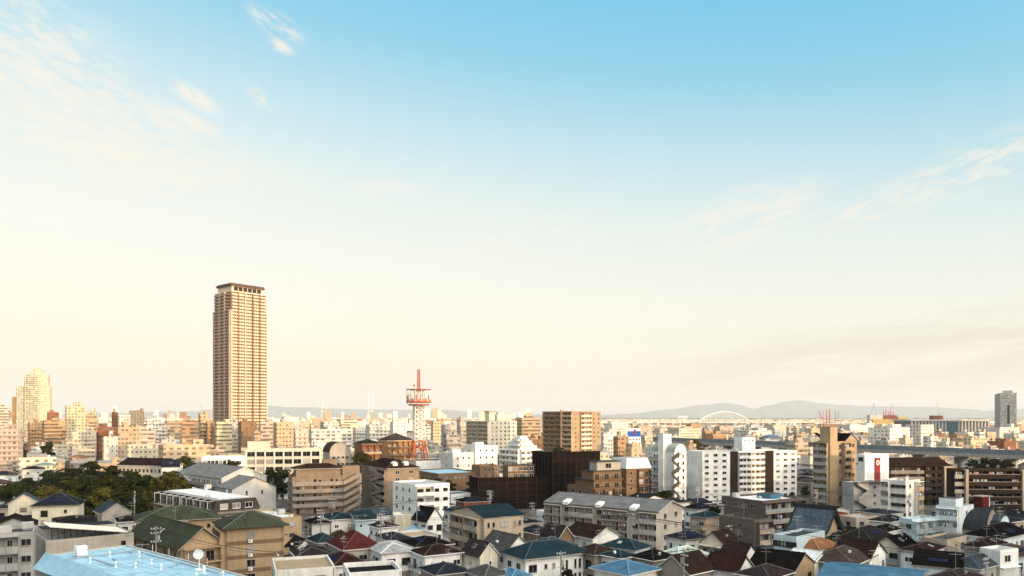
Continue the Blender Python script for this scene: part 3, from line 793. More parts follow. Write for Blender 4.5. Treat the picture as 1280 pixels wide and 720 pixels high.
b = MB(); z = bl.top+.073; b.beam((0, 0, 0), (0, 0, .12), .55, 10); b.beam((0, 0, .12), (0, 0, 1.9), .06, 8)
for x0, y0, x1, y1 in ((1.2, 36, 9.6, 36), (9.6, 36, 9.6, 12), (3.2, 26, 3.2, 36)):
    q = MB(); q.beam((x0, y0, bl.top+.2), (x1, y1, bl.top+.2), .06, 6); bl.part('roof_pipe', q, GALV)
for y in (17, 22, 27.5, 32.5):
    q = MB(); q.beam((10.65, y, bl.z), (10.65, y, bl.z+1.0), .03, 6); bl.part('rail_post', q, WHITE)
dish = bpy.data.objects.new('satellite_dish', None); COL.objects.link(dish); dish.parent = None
A49 = radians(49); dx, dy = 9.3, 16.4
dish.location = (bl.root.location.x+cos(A49)*dx-sin(A49)*dy, bl.root.location.y+sin(A49)*dx+cos(A49)*dy, z)
tag(dish, 'white satellite dish on a mast on the light blue roof', 'satellite dish')
b.build('mast', WHITE, dish)
b = MB(); n = 16
for j in range(4):
    for i in range(n):
        P_ = lambda j, i: (.62*j/4*cos(2*pi*i/n), -.05-.22*(1-(j/4)**2)*-1-.22, .62*j/4*sin(2*pi*i/n))
        b.face([P_(j, i), P_(j+1, i), P_(j+1, i+1), P_(j, i+1)])
b.beam((0, -.2, -.4), (0, -.75, .1), .03); b.beam((0, 0, -.3), (0, -.05, .2), .07)
b.build('reflector', WHITE, dish, (0, -.1, 2.0), .25)

# -- left edge
gb = AP('long low grey block with a tilted pale sheet on its roof', 57, 57, 156, 676, 4, 40, wr=15, wl=17, wall='greybeige', rm='lightgrey:flat', vb=698, R=[(.3, .45, 'win', dict(n=1, w=1.0, h=1.2)), (.8, .95, 'win', dict(n=1, w=1.0))])
b = MB(); zt = gb.top
b.prism([(.8, zt+2.9), (.8, zt+3.02), (14.2, zt+.75), (14.2, zt+.63)], 'y', 1.0, 9.8); gb.part('tilted_sheet', b, plain('cream_sheet_metal', (.62, .57, .47), .5))
for i in range(12):
    x = 1.1+i*1.05; zs = zt+2.85-2.2*i/12; b = MB(); b.beam((x, 1.2, zt+.07), (x, 1.2, zs-.05), .06); b.beam((x, 1.2, zs-.1), (x+.5, 2.6, zt+.07), .05); gb.part('strut', b, DARKSTEEL)
gb.boxpart('raised_roof', 1.0, 14, 10.2, 16.5, zt+.073, zt+1.4, WM('greybeige'), RM('slate:flat'))
AP('grey balcony block at the picture edge beside the tilted sheet roof', -14, -8, 42, 667, 5, 30, wl=9, wall='grey', rm='grey:flat', vb=720, R=[(0, .62, 'bal', dict(n=2, rail='solid')), (.62, 1, 'win', dict(n=1))]).clutter(4)
HS('beige house with navy pyramid roof before the park trees', 38, 40, 97, 633, 3, 20, wl=10, wall='cream', roof='hip', rm='navy', rh=3.2, auto=(.6, 0), vb=648)
HS('beige gabled house with blue metal roof beside the park', 7, 10, 49, 630, 3, 30, wl=9, wall='cream', roof='gable_y', rm='bluegrey:metal', rh=2.6, auto=(.6, 0), vb=636)
HS('pinkish house with flat dark roof at the picture edge', -12, -8, 37, 636, 2, 25, wl=10, wall='pink', roof='hip', rm='charcoal', rh=1.6, auto=(.6, 0))
HS('grey gabled house with pale blue roof slope below the park', 114, 127, 164, 642, 2, 38, wall='greybeige', roof='gable_y', rm='bluegrey:metal', rh=3.4, wl=11, auto=(.5, 0))
HS('white cottage with small black hip roof below the park', 140, 148, 176, 653, 2, 30, wl=8, wall='offwhite', roof='hip', rm='black', rh=2.0)
HS('white flat garage house between blue roof and black roof', 112, 113, 146, 651, 1, 30, wl=7, wall='offwhite', rm='lightgrey:flat', auto=(.6, 0))
HS('broad tan house with dark green hip roof, the upper one', 160, 172, 272, 653, 3, 27, wl=13, wall='tan', roof='hip', rm='green:metal', rh=2.8, ov=.9, vb=660, auto=(.7, .1))
gl = HS('tan apartment wing with dark green roof and striped awning', 164, 226, 263, 684, 3, 46, wr=8.5, wall='tan', roof='gable_y', rm='green:metal', rh=3.4, ov=.9, vb=715, auto=None, R=[(.05, .9, 'bal', dict(n=1, rail='dark'))], L=[(0, 1, 'win', dict(n=5))])
b = MB(); b.prism([(-1.7, 6.1), (-1.7, 6.18), (-.01, 7.0), (-.01, 6.92)], 'y', .5, gl.wl-.5); gl.part('awning', b, RM('bluegrey:metal'))
tn = AP('tan four storey house with brown bands and green roof', 262, 283, 355, 661, 4, 30, wl=11, wall='tan', roof='hip', rm='green:metal', rh=2.7, ov=1.0, vb=712, name='apartment_building', L=[(.05, .95, 'bal', dict(n=1, rail='solid'))])
for f in range(4):
    tn.window('R', tn.wr*.42, f*2.9+1.75, 1.7, 1.5); tn.put('air_conditioner', acunit_mesh(), 'R', tn.wr*.42-.2, f*2.9+.25, .06)
    b = MB(); b.box(.02, tn.wr-.02, -.05, -.003, f*2.9+2.75, f*2.9+3.55); tn.part('brown_band', b, WM('brown')) if f < 3 else None
    if f: tn.put('balcony', balcony_mesh(1.6, 1.2, WM('tan'), 'solid'), 'E', 1.2, f*2.9)
for x in (.25, tn.wr*.97):
    b = MB(); b.beam((x, -.1, 0), (x, -.1, tn.z-.2), .05); tn.part('downpipe', b, WM('taupe'))
mz = AP('grey block with sloping mansard top and roof terrace', 198, 268, 322, 640, 3, 46, wr=13, wall='taupe', roof='mansard', rm='taupe:flat', rh=3.0, vb=655, L=[(0, 1, 'bal', dict(n=5, rail='dark', d=1.6))], R=[(0, 1, 'bal', dict(n=2, rail='solid', d=.8))])
for i in range(3):
    f_, p_, c_ = window_meshes(2.2, 1.5, WHITE); o = link('window', c_, mz.root, (2.6+i*3.6, -.12, mz.z+1.25), 0)
for i in range(9):
    y = 1+i*(mz.wl-2)/8; b = MB(); b.beam((-1.5, y, mz.z), (-1.5, y, mz.z+2.7), .09); b.beam((-1.5, y, mz.z+2.7), (.3, y, mz.z+2.9), .07); mz.part('pergola_post', b, WM('offwhite'))
    if i < 8: link('window', window_meshes(1.9, 1.7, ALU)[2], mz.root, (-.14, y+1.8, mz.z+1.3), -pi/2)
b = MB(); b.beam((-1.5, .8, mz.z+2.78), (-1.5, mz.wl-.8, mz.z+2.78), .08); mz.part('pergola_beam', b, WM('offwhite'))
b = MB(); b.box(2, mz.wr-2, 2, mz.wl-2, mz.z+3.06, mz.z+3.3); mz.part('roof_deck', b, RM('white:flat')); mz.top = mz.z+3.3; mz.clutter(7)
AP('low block with white flat roof and tan end wall', 318, 352, 377, 647, 3, 38, wall='tan', rm='white:flat', vb=670, L=[(0, 1, 'win', dict(n=3))], R=[(0, 1, 'win', dict(n=1))]).clutter(3)
AP('grey pitched block with side stairs behind the park', 222, 277, 333, 598, 4, 45, wall='palegrey', roof='gable_y', rm='midgrey:metal', rh=3.7, vb=610, L=[(0, .78, 'corr', dict(mat='taupe')), (.8, 1, 'stair', {})], R=[(.6, .9, 'win', dict(n=1, w=.8))])
AP('white gabled end block with two slit windows', 272, 290, 345, 611.5, 3, 42, wl=16, wall='palegrey', roof='gable_y', rm='midgrey:metal', rh=3.7, vb=640, L=[(0, 1, 'corr', dict(mat='taupe'))], R=[(.15, .85, 'win', dict(n=2, w=.7, h=1.5, fl=(2, 3)))])
ba = AP('brown six storey gallery block with small hip roof', 345, 365, 428, 596, 5, 22, D=272, wall='mocha', rm='taupe:flat', wl=13, vb=648, extra=.6, R=[(0, 1, 'corr', dict(mat='taupe', d=1.5))], L=[(0, 1, 'win', dict(n=3, w=1.2))])
ba.boxpart('top_storey', 1.5, ba.wr, 1.2, 10, ba.top+.072, ba.top+3.2, WM('mocha')); ba.roof_parts('hip_x', 1.5, ba.wr, 1.2, 10, ba.top+3.2, 1.7, .8, 'brown')
b = MB(); W_ = ba.wr
for f in range(5):
    for y0, y1, h0, h1 in ((-1.9, -1.7, -.2, 1.2), (-1.68, -.05, -.2, .05)):
        b = MB(); zb = f*ba.fh; b.prism([(W_+.1, zb+h0), (W_+6.0, zb+3.0+h0), (W_+6.0, zb+3.0+h1), (W_+.1, zb+h1)], 'y', y0, y1); ba.part('stair_flight', b, WM('taupe'))
ba.boxpart('stair_core', W_+.1, W_+6.4, .1, 6, 0, ba.z+3.5, WM('mocha'), RM('grey:flat')); ba.boxpart('core_head', W_-5.5, W_-.5, 10.2, 13, ba.top+.1, ba.top+6.0, WM('mocha'), RM('grey:flat'))
bb = AP('brown pyramid roofed block with folded stairs', 452, 484, 524, 586, 6, 32, D=276, wall='mocha', roof='hip', rm='brown', rh=3.0, vb=640, L=[(0, .45, 'bal', dict(n=1, mat='taupe')), (.5, .95, 'stair', dict(d=2.0, mat='taupe'))], R=[(.1, .95, 'win', dict(n=2, w=1.7, h=1.3))])
for u in (.3, .65):
    b = MB(); x, y, z = bb.wr*u, 3.0, bb.z+.8; b.box(x-.9, x+.9, y-1.6, y+.8, z, z+1.0); b.prism([(x-1.1, z+1.0), (x, z+1.7), (x+1.1, z+1.0)], 'y', y-1.8, y+.8); bb.part('dormer', b, WM('offwhite'))
ww = AP('white three storey house with chamfered corners and open stair', 491, 519, 562, 606, 4, 34, D=248, wall='white', rm='lightgrey:flat', vb=636, name='house', cat='house', L=[(.1, .95, 'win', dict(n=3, w=.9, h=1.1))], R=[(0, .48, 'bal', dict(n=1, rail='solid', d=1.6)), (.5, 1, 'win', dict(n=2, w=1.7, h=1.1))])
b = MB(); b.prism([(.2, 0.2), (ww.wr*.3, 3.0), (ww.wr*.3, 4.0), (.2, 1.2)], 'y', -2.4, -1.8); ww.part('stair_flight', b, WM('white'))

# -- near houses, left to right
HS('house with broad dark red faceted roof', 408, 430, 477, 688, 2, 30, wall='greybeige', roof='hip', rm='red:metal', rh=5.2, ov=.5)
HS('low house with teal hip roof behind the red roof', 374, 398, 424, 679, 2, 34, wall='grey', roof='hip', rm='teal:metal', rh=2.6)
HS('white gabled house with purple brown roof slope', 352, 367, 395, 690, 2, 32, wall='white', roof='gable_y', rm='purple', rh=2.9, wl=11, auto=(.6, 0))
HS('white house with mauve grey hip roof beside the red roof', 360, 372, 413, 696, 2, 25, wl=10, wall='palegrey', roof='hip', rm='purple', rh=2.0)
HS('white house with dark brown hip roof and round eave', 396, 418, 458, 708, 2, 30, wall='offwhite', roof='hip', rm='darkred', rh=2.8)
HS('white two storey house with light grey hip roof', 449, 477, 519, 692, 2, 28, wall='white', roof='hip', rm='lightgrey', rh=2.3, auto=None, vb=720,
   R=[(.05, .95, 'win', dict(n=2, w=1.9, h=1.5, sill=.6))], L=[(.15, .6, 'bal', dict(n=1, rail='dark', fin=False)), (.7, .95, 'win', dict(n=1, w=.7))])
HS('white house with brown hip roof and tan bay', 515, 531, 577, 695, 2, 30, wall='white', roof='hip', rm='brown', rh=2.6)
HS('house with wide black tiled roof behind the light grey hip', 500, 520, 566, 684, 2, 30, wall='taupe', roof='hip', rm='black', rh=2.4)
HS('house with navy hip roof and dark eaves at bottom', 526, 546, 588, 719, 2, 30, wall='taupe', roof='hip', rm='navy', rh=2.2)
HS('house with slate grey low hip roof beside the red roof', 468, 486, 516, 676, 2, 30, wall='offwhite', roof='hip', rm='slate', rh=1.9)
HS('pale flat house with long white parapet between roofs', 490, 508, 548, 671, 2, 30, wall='offwhite', rm='tan:flat')
gr = HS('white flat building with gravel roof at the bottom edge', 322, 344, 419, 713, 3, 20, wl=12, wall='offwhite', rm='tan:flat', auto=(.6, 0))
HS('white flat building with rounded parapet at the bottom edge', 428, 436, 502, 716, 3, 18, wl=9, wall='white', rm='charcoal:flat', par=.9, auto=(.6, 0))
HS('beige house with blue lean-to at the corner of the terrace', 428, 445, 470, 650, 2, 30, wall='palebue', roof='gable_x', rm='teal:metal', rh=2.2)
HS('white house with brown tent roof and dark blue sunshade', 462, 474, 498, 660, 2, 35, wall='white', roof='hip', rm='purple', rh=2.0)
HS('cream boxy house with square window below the white stair house', 488, 494, 516, 645, 2, 32, wall='cream', rm='white:flat', wl=9)
HS('house with teal grey barrel roof below the gallery block', 440, 452, 490, 646, 2, 30, wall='palegrey', roof='barrel_x', rm='bluegrey:metal', rh=2.2)
HS('house with steep black roof slope and light blue lean-to', 512, 534, 553, 651, 2, 40, wall='white', roof='gable_y', rm='black', rh=4.0)
b = HOUSES['house with steep black roof slope and light blue lean-to']; q = MB(); q.prism([(-2.6, 3.2), (-2.6, 3.3), (-.01, 4.4), (-.01, 4.3)], 'y', .2, b.wl); b.part('lean_to', q, RM('skyblue:metal'))
HS('white house with dark teal hip roof under the gallery block', 398, 414, 446, 650, 2, 28, wall='offwhite', roof='hip', rm='teal', rh=2.2)
HS('light grey house with black hip roof under the gallery block', 376, 390, 412, 655, 2, 30, wall='palegrey', roof='hip', rm='black', rh=2.0)
tb = AP('beige four storey house with flat teal roof', 566, 605, 654, 647, 4, 32, wall='beige', roof='gable_x', rm='teal:metal', rh=1.7, ov=.35, vb=690, name='apartment_building',
   R=[(.05, .3, 'win', dict(n=2, w=.7, h=1.2)), (.42, .6, 'win', dict(n=1, w=1.9, h=1.2)), (.72, .97, 'win', dict(n=2, w=.7, h=1.2))], L=[(.08, .5, 'bal', dict(n=1)), (.55, .95, 'bal', dict(n=1))])
HS('brick red house with black roof behind the teal roofed house', 570, 580, 613, 628, 2, 24, wall='brick', roof='hip', rm='black', rh=2.2)
HS('house with small teal roof beside the white stair house', 555, 566, 590, 640, 2, 30, wall='offwhite', roof='hip', rm='teal', rh=2.0)
HS('white gabled house with plum roof and roof balcony', 562, 600, 622, 695, 2, 38, wall='cream', roof='gable_y', rm='purple', rh=3.0, auto=(.7, .1))
HS('white gabled house with grey slate roof and attic window', 612, 632, 664, 690, 2, 36, wall='white', roof='gable_y', rm='grey', rh=3.8, wl=10)
HS('house with pale blue grey hip roof behind the big blue roof', 655, 682, 722, 687, 2, 34, wall='palegrey', roof='hip', rm='bluegrey', rh=3.0)
HS('large white house with deep blue hip roof', 629, 657, 735, 699, 2, 31, wall='white', roof='hip', rm='teal:metal', rh=2.5, ov=.8, vb=720, auto=None,
   R=[(.02, .2, 'win', dict(n=1, w=2, h=1.6, sill=.5)), (.25, .5, 'win', dict(n=2, w=.7, h=1.0)), (.55, .68, 'win', dict(n=2, w=.6, h=1.9, sill=.4)), (.75, .97, 'win', dict(n=3, w=.6, h=1.9, sill=.4))], L=[(.1, .9, 'win', dict(n=2))])
HS('house with wide purple brown roof beside the teal roofed house', 653, 672, 694, 668, 2, 34, wall='taupe', roof='hip', rm='purple', rh=2.5, wl=12)
HS('brown gabled house below the long grey block', 684, 698, 716, 673, 2, 36, wall='brown', roof='gable_y', rm='purple', rh=3.2, wl=10)
HS('white house with brown half hip roof below the grey block', 723, 741, 774, 673, 2, 34, wall='white', roof='gable_y', rm='brown', rh=2.8, wl=11, auto=(.6, 0))
HS('white house with teal hip roof before the long grey block', 751, 794, 813, 688, 2, 50, wall='white', roof='hip', rm='teal', rh=2.8)
HS('house with dark brown hip roof behind the big blue roof', 718, 743, 772, 694, 2, 34, wall='taupe', roof='hip', rm='brown', rh=2.6)
HS('small house with teal roof behind the bright blue pyramid', 756, 776, 795, 698, 2, 40, wall='offwhite', roof='hip', rm='teal', rh=1.8)
HS('house with bright blue pyramid roof and white eaves', 742, 786, 821, 719, 2, 42, wall='white', roof='hip', rm='blue:metal', rh=2.7, ov=.7)
HS('taupe house with black hip roof and pale hip lines', 790, 817, 843, 701, 2, 38, wall='taupe', roof='hip', rm='black', rh=2.6)
HS('house with pale green hip roof', 825, 848, 884, 698, 2, 33, wall='offwhite', roof='hip', rm='palegreen', rh=2.7)
HS('taupe gabled house with brown roof and dark window', 822, 861, 893, 717, 2, 40, wall='taupe', roof='gable_x', rm='brown', rh=3.4, auto=(.7, 0))
HS('white house with navy hip roof beside the grey block end', 833, 857, 884, 675, 2, 33, wall='white', roof='hip', rm='navy', rh=2.4)
HS('beige house with teal pyramid roof below the white slab', 863, 882, 903, 647, 2, 36, wall='beige', roof='hip', rm='teal', rh=2.1)
HS('house with black hip roof below the white apartment slab', 858, 872, 892, 637, 2, 34, wall='white', roof='hip', rm='black', rh=2.6)
HS('cream house with white gable and long balcony', 876, 905, 925, 681, 2, 42, wall='cream', roof='gable_x', rm='brown', rh=3.0, auto=None, L=[(.02, .98, 'bal', dict(n=1, fins=False))], R=[(.2, .8, 'win', dict(n=1))])
HS('white house with long dark red brown roof', 880, 922, 941, 715, 2, 48, wall='white', roof='gable_y', rm='darkred', rh=2.9, auto=(.6, 0))
HS('tan house with long black curved roof', 935, 992, 1018, 715, 2, 50, wall='tan', roof='gable_y', rm='black', rh=3.2, auto=(.6, 0))
HS('dark red roofed house behind the long black roof', 908, 930, 946, 696, 2, 44, wall='offwhite', roof='gable_y', rm='maroon', rh=2.6)
lb = AP('light blue rounded block with strip windows', 967, 995, 1031, 671, 3, 42, wall='palebue', rm='bluegrey:flat', vb=692, name='house', cat='house', L=[(.03, .97, 'win', dict(n=4, w=1.9, h=1.2))], R=[(.6, .9, 'win', dict(n=1, w=1))])
HS('house with pale blue white roof beside the long black roof', 988, 1014, 1038, 704, 2, 40, wall='white', roof='gable_y', rm='white:metal', rh=2.0, auto=(.6, 0))
HS('house with mauve roof at the bottom edge near the aerials', 920, 962, 990, 724, 2, 44, wall='taupe', roof='hip', rm='purple', rh=2.6)
HS('house with orange copper roof below the temple', 996, 1024, 1048, 688, 2, 42, wall='tan', roof='hip', rm='orange:metal', rh=3.0)
HS('house with wide black hip roof behind the maroon gable', 1044, 1092, 1118, 680, 2, 46, wall='taupe', roof='hip', rm='charcoal', rh=2.9)
HS('white gabled house with maroon roof slope', 1040, 1087, 1107, 699, 2, 48, wall='white', roof='gable_y', rm='maroon', rh=3.5, auto=(.8, .1))
HS('house with sprawling taupe roof covered in aerials', 1004, 1066, 1094, 707, 2, 48, wall='taupe', roof='hip', rm='taupe', rh=3.6)
HS('hall with bright blue metal roof at the bottom edge', 1016, 1142, 1170, 754, 2, 58, wall='palegrey', roof='gable_y', rm='blue:metal', rh=2.2, ov=.8, auto=(.5, 0))
HS('white house with black hip roof beside the long brown block', 1087, 1109, 1128, 665, 2, 40, wall='white', roof='hip', rm='black', rh=1.9)
HS('house with charcoal hip roof behind the white black roofed house', 1089, 1112, 1131, 653, 2, 40, wall='offwhite', roof='hip', rm='charcoal', rh=2.2)
HS('beige flat house with one window beside the temple', 1056, 1070, 1098, 647, 2, 30, wall='beige', rm='lightgrey:flat', auto=(.6, 0))
HS('dark maroon shed beside the temple', 1040, 1046, 1060, 642, 2, 25, wall='brick', rm='maroon:flat', wl=8, auto=(.5, 0))
HS('cream house with black roof and grey side wall', 1100, 1125, 1146, 685, 2, 40, wall='cream', roof='gable_x', rm='black', rh=2.4)
AP('light blue terrace block with glass balconies', 1126, 1140, 1173, 649, 3, 28, wall='palebue', rm='skyblue:flat', vb=672, name='house', cat='house', R=[(0, .95, 'bal', dict(n=3, rail='panel'))], L=[(0, 1, 'win', dict(n=2))]).clutter(3)
wt = AP('white tapered house with four dark balcony windows', 1170, 1199, 1217, 634, 4, 40, wall='bluewhite', rm='grey:flat', vb=668, name='house', cat='house', L=[(.04, .96, 'bal', dict(n=2, d=.9))], R=[(.35, .95, 'win', dict(n=2, w=.8, h=1.2))])
wt.penthouse(.4, .6, 5, 4, 2.4)
HS('house with slate blue barrel roof beside the white tapered house', 1198, 1232, 1246, 664, 2, 50, wall='taupe', roof='barrel_y', rm='slate:metal', rh=4.6)
HS('pale blue barrel roofed shed beside the sign tower', 1232, 1248, 1262, 660, 2, 44, wall='palebue', roof='barrel_y', rm='bluegrey:metal', rh=3.4)
HS('white house with gabled dormer under the long brown block', 1255, 1263, 1273, 664, 2, 35, wall='white', roof='gable_y', rm='bluegrey', rh=2.0, wl=9)
HS('big white house with broad black roof and red balcony', 1212, 1252, 1288, 674, 2, 36, wall='bluewhite', roof='hip', rm='black', rh=2.6, wl=8)
HS('beige flat roofed house with wooden balcony', 1160, 1184, 1213, 675, 2, 38, wall='beige', rm='grey:flat', auto=(.9, .6))
HS('white house with maroon tent roof', 1208, 1240, 1257, 686, 2, 44, wall='bluewhite', roof='hip', rm='maroon', rh=2.4)
HS('white house with black red hip roof and utility pole', 1126, 1160, 1180, 691, 2, 44, wall='bluewhite', roof='hip', rm='maroon', rh=1.9)
HS('pale house with long black mansard roof', 1142, 1202, 1212, 711, 2, 58, wall='bluewhite', roof='gable_y', rm='black', rh=2.3, auto=(.4, 0))
HS('house with blue grey hip roof near the louvered house', 1198, 1224, 1254, 712, 2, 36, wall='grey', roof='hip', rm='bluegrey', rh=3.0)
lv = HS('white house with slatted balcony screens', 1245, 1250, 1273, 688, 3, 25, wl=4, wall='white', rm='lightgrey:flat', auto=None, R=[(0, .8, 'win', dict(n=1, w=1.9, h=1.4, fl=(2, 3)))])
for i in range(14):
    b = MB(); x = .3+i*lv.wr/14.5; b.box(x, x+.12, -.5, -.42, .3, 5.6); lv.part('slat', b, WHITE)
b = MB(); b.box(.1, lv.wr, -.6, -.003, 5.7, 5.9); lv.part('canopy', b, WHITE)
HS('house with mauve roof at the bottom edge beside the mansard', 1174, 1204, 1226, 728, 2, 40, wall='white', roof='hip', rm='purple', rh=2.2)
HS('house with taupe hip roof at the picture edge', 1262, 1270, 1310, 697, 2, 30, wl=10, wall='palebue', roof='hip', rm='taupe', rh=2.4)
HS('cream shed with rounded ochre roof', 1202, 1212, 1226, 722, 1, 35, wall='cream', roof='barrel_x', rm='tan:flat', rh=1.5, wl=5)
HS('bright house with cobalt roof at the bottom edge', 628, 640, 662, 722, 2, 30, wall='white', roof='hip', rm='blue', rh=1.5)
HS('house with grey metal roof at the bottom edge', 583, 606, 636, 722, 2, 34, wall='grey', roof='hip', rm='grey:metal', rh=2.4)

# -- temple with sweeping roof
tp = B('temple hall with sweeping blue grey tiled roof', 988, 1029, 1054, 668, 2, 46, wall='taupe', roof='none', rm='slate', wr=11, z=5.6, name='temple', cat='temple', vb=682, R=[(.1, .9, 'win', dict(n=3, fl=(0, 1)))])
def temple_roof():
    b = MB(); w, d = tp.wr, tp.wl; n = 10; x0, x1 = -1.8, w+1.8; xm = w/2; hh = 6.2; zb = tp.z-.3
    up = []
    for i in range(n+1):
        t = i/n; up.append((x0+(xm-x0)*t, zb+hh*(t**1.55)+.35*(1-t)**4))
    prof = up+[(w-x, z) for x, z in up[::-1][1:]]
    low = [(x, z-.35) for x, z in prof][::-1]
    b.prism(prof+low, 'y', -1.0, d+1.0, 0, 1)
    tp.part('roof', b, [RM('slateblue'), plain('bargeboard', (.20, .12, .07), .7)])
    b = MB(); b.box(xm-.35, xm+.35, -1.2, d+1.2, zb+hh-.1, zb+hh+.75); tp.part('ridge', b, RM('slate'))
    b = MB(); pr = [(x, z-.36) for x, z in prof if 1.2 < x < w-1.2]; b.prism([(pr[0][0], tp.z)]+pr+[(pr[-1][0], tp.z)], 'y', .1, .5); tp.part('gable_board', b, WM('tan'))
    for e in (-1.0, d+1.0):
        for sgn in (0, 1):
            q = MB()
            for (xa, za), (xb, zb2) in zip(up, up[1:]):
                if sgn: xa, xb = w-xa, w-xb
                q.beam((xa, e, za+.12), (xb, e, zb2+.12), .22, 6)
            tp.part('verge', q, RM('slate'))
temple_roof()

# -- middle ground, right
ga = AP('long grey four storey block with wavy roof and end gable', 683, 823, 858, 639, 4, 51, fh=2.7, wall='pinkgrey', roof='gable_y', rm='midgrey:metal', rh=2.0, ov=.7, vb=690, wr=13,
   L=[(0, .14, 'bal', dict(n=2, rail='solid')), (.14, .24, 'win', dict(n=1, w=1.7)), (.24, .46, 'bal', dict(n=3, rail='dark')), (.46, .54, 'win', dict(n=1)), (.54, .76, 'bal', dict(n=3)), (.76, .84, 'win', dict(n=1)), (.84, 1, 'bal', dict(n=2, rail='dark'))], R=[(.05, .95, 'win', dict(n=2, w=1.4, h=1.3))])
for u in (.2, .5, .8):
    y = ga.wl*u; b = MB(); b.prism([(-.9, ga.z-.3), (-.9, ga.z+.5), (1.3, ga.z+1.2), (1.3, ga.z+.3)], 'y', y-.9, y+.9); ga.part('dormer', b, WM('white'))
bk = AP('brown tiled block with pale roof and framed balconies', 902, 953, 1003, 626, 4, 32, wall='cocoa', rm='white:flat', vb=655, R=[(0, .72, 'bal', dict(n=3, mat='beige', rail='panel')), (.74, 1, 'bal', dict(n=1, mat='tan'))], L=[(.1, .35, 'win', dict(n=1, w=1.6)), (.45, .7, 'win', dict(n=2, w=1.2)), (.86, 1, 'win', dict(n=1))])
bk.penthouse(.7, .5, 5, 5, 1.4, RM('blue:flat')); bk.clutter(6)
AP('lower brown tiled block with small end balconies', 899, 943, 962, 650, 3, 34, wall='cocoa', rm='grey:flat', vb=688, R=[(.1, 1, 'bal', dict(n=1, mat='beige'))], L=[(.3, .5, 'win', dict(n=1))])
wa = AP('white apartment slab with brown recesses and roof tower', 873, 878, 996, 564.5, 8, 17, fh=2.5, wall='white', rm='lightgrey:flat', wl=13, vb=625, group='apartment blocks',
   R=[(0, .27, 'win', dict(n=3, w=1.8, h=1.0)), (.37, .64, 'bal', dict(n=3, d=1.0, fins=False)), (.75, 1, 'win', dict(n=3, w=1.8, h=1.0))])
for f0, f1 in ((.285, .365), (.645, .745)):
    b = MB(); b.box(wa.wr*f0, wa.wr*f1, -.12, -.003, 0, wa.z-.05); wa.part('brown_recess', b, WM('darkbrown'))
wa.boxpart('roof_tower', wa.wr*.44, wa.wr*.58, 2, 8, wa.top+.072, wa.top+6.2, WM('white'), RM('lightgrey:flat'))
for x in (.47, .51, .55):
    f_, p_, c_ = window_meshes(.7, .8, ALU); link('window', c_, wa.root, (wa.wr*x, 2, wa.top+5), 0)
wa.clutter(5)
ts = AP('thin white block with stair tower and green barrel roof', 815, 843, 858, 565, 7, 34, wall='white', roof='barrel_y', rm='palegreen:metal', rh=3.2, vb=616, L=[(.02, .34, 'stair', dict(d=1.4, mat='taupe')), (.62, 1, 'corr', dict(mat='bluewhite', rail='panel', d=1.5))], R=[(.1, .95, 'win', dict(n=2, w=1.0, h=1.3))])
ts.boxpart('stair_tower', -1.6, 3, ts.wl*.36, ts.wl*.6, 0, ts.z+7.2, WM('white'), RM('lightgrey:flat'))
tt = AP('tan gabled tower block with stacked corner balconies', 1018, 1036, 1071, 552, 9, 31, fh=2.8, wall='tan', rm='grey:flat', vb=636, wallmat=WM('tan'), L=[(.03, .97, 'bal', dict(n=2, mat='grey', d=1.2, rail='solid'))], R=[(.32, .47, 'win', dict(n=1, w=1.4, h=1.8, sill=.3)), (.45, .68, 'bal', dict(n=1, d=1.6, mat='tan')), (.74, 1, 'win', dict(n=1, w=1.4, h=1.3))])  # left balconies in grey: the shade on that face painted in
tt.boxpart('lift_tower', .1, tt.wr*.26, -.5, 4, 0, tt.z+5.5, WM('tan'), RM('grey:flat'))
tt.roof_parts('gable_y', tt.wr*.56, tt.wr+.2, -.3, tt.wl, tt.z+.1, 2.6, .3, 'black'); tt.roof_parts('shed_yr', .1, tt.wr*.34, 5.2, tt.wl, tt.z+.1, 3.0, .3, 'black')
b = MB(); b.prism([(tt.wr*.56, tt.z), (tt.wr*.78, tt.z+2.6), (tt.wr+.2, tt.z)], 'y', -.25, -.05); tt.part('gable', b, WM('tan'))
sg = B('white windowless block with tall red sign', 1072, 1081, 1111, 568, 7, 30, D=276, wall='white', rm='lightgrey:flat', name='commercial_building', cat='building', vb=604, L=[(.3, .6, 'win', dict(n=1, w=2, h=1.5, fl=(6, 7)))])
REDS = plain('red_sign_panel', (.22, .04, .038), .5); SIGNW = plain('white_lettering', (.75, .74, .72), .5); SIGNB = plain('blue_sign_panel', (.03, .09, .32), .5)
b = MB(); x = sg.wr*.5; b.box(x-1.5, x+1.5, -.35, -.003, .9, sg.z-1.4); o = sg.part('sign', b, REDS)
b = MB()
b.ring(.55, .95, 0, .04, 16); me = None
ring = MB()
for v in b.v: ring.v.append((v[0], -v[2], v[1]))
ring.f = b.f; ring.m = b.m; ring.build('sign_emblem', SIGNW, o, (x, -.36, sg.z-3.2))
for i, zz in enumerate((5.6, 7.4, 9.0)):
    q = MB(); q.box(-.8, .8, -.03, 0, .9, 1.15); q.box(-.8, .8, -.03, 0, .1, .35); q.box(-.13, .13, -.03, 0, .36, .89)
    if i != 1: q.box(-.8, -.55, -.03, 0, .36, .6)
    q.build('sign_character', SIGNW, o, (x, -.36, zz-3))
q = MB(); q.dome(0, 0, 0, 1.3, 1, 0); q.build('roof_ball', DARKSTEEL, sg.root, (1.2, 3, sg.top-3))
sq = AP('small grey block with open white switchback stair', 1064, 1067, 1101, 603, 4, 22, wall='grey', rm='charcoal:flat', wl=5, vb=636, R=[(.02, .46, 'stair', dict(d=1.7, mat='grey')), (.6, .95, 'win', dict(n=1, w=1.2, h=1.0))])
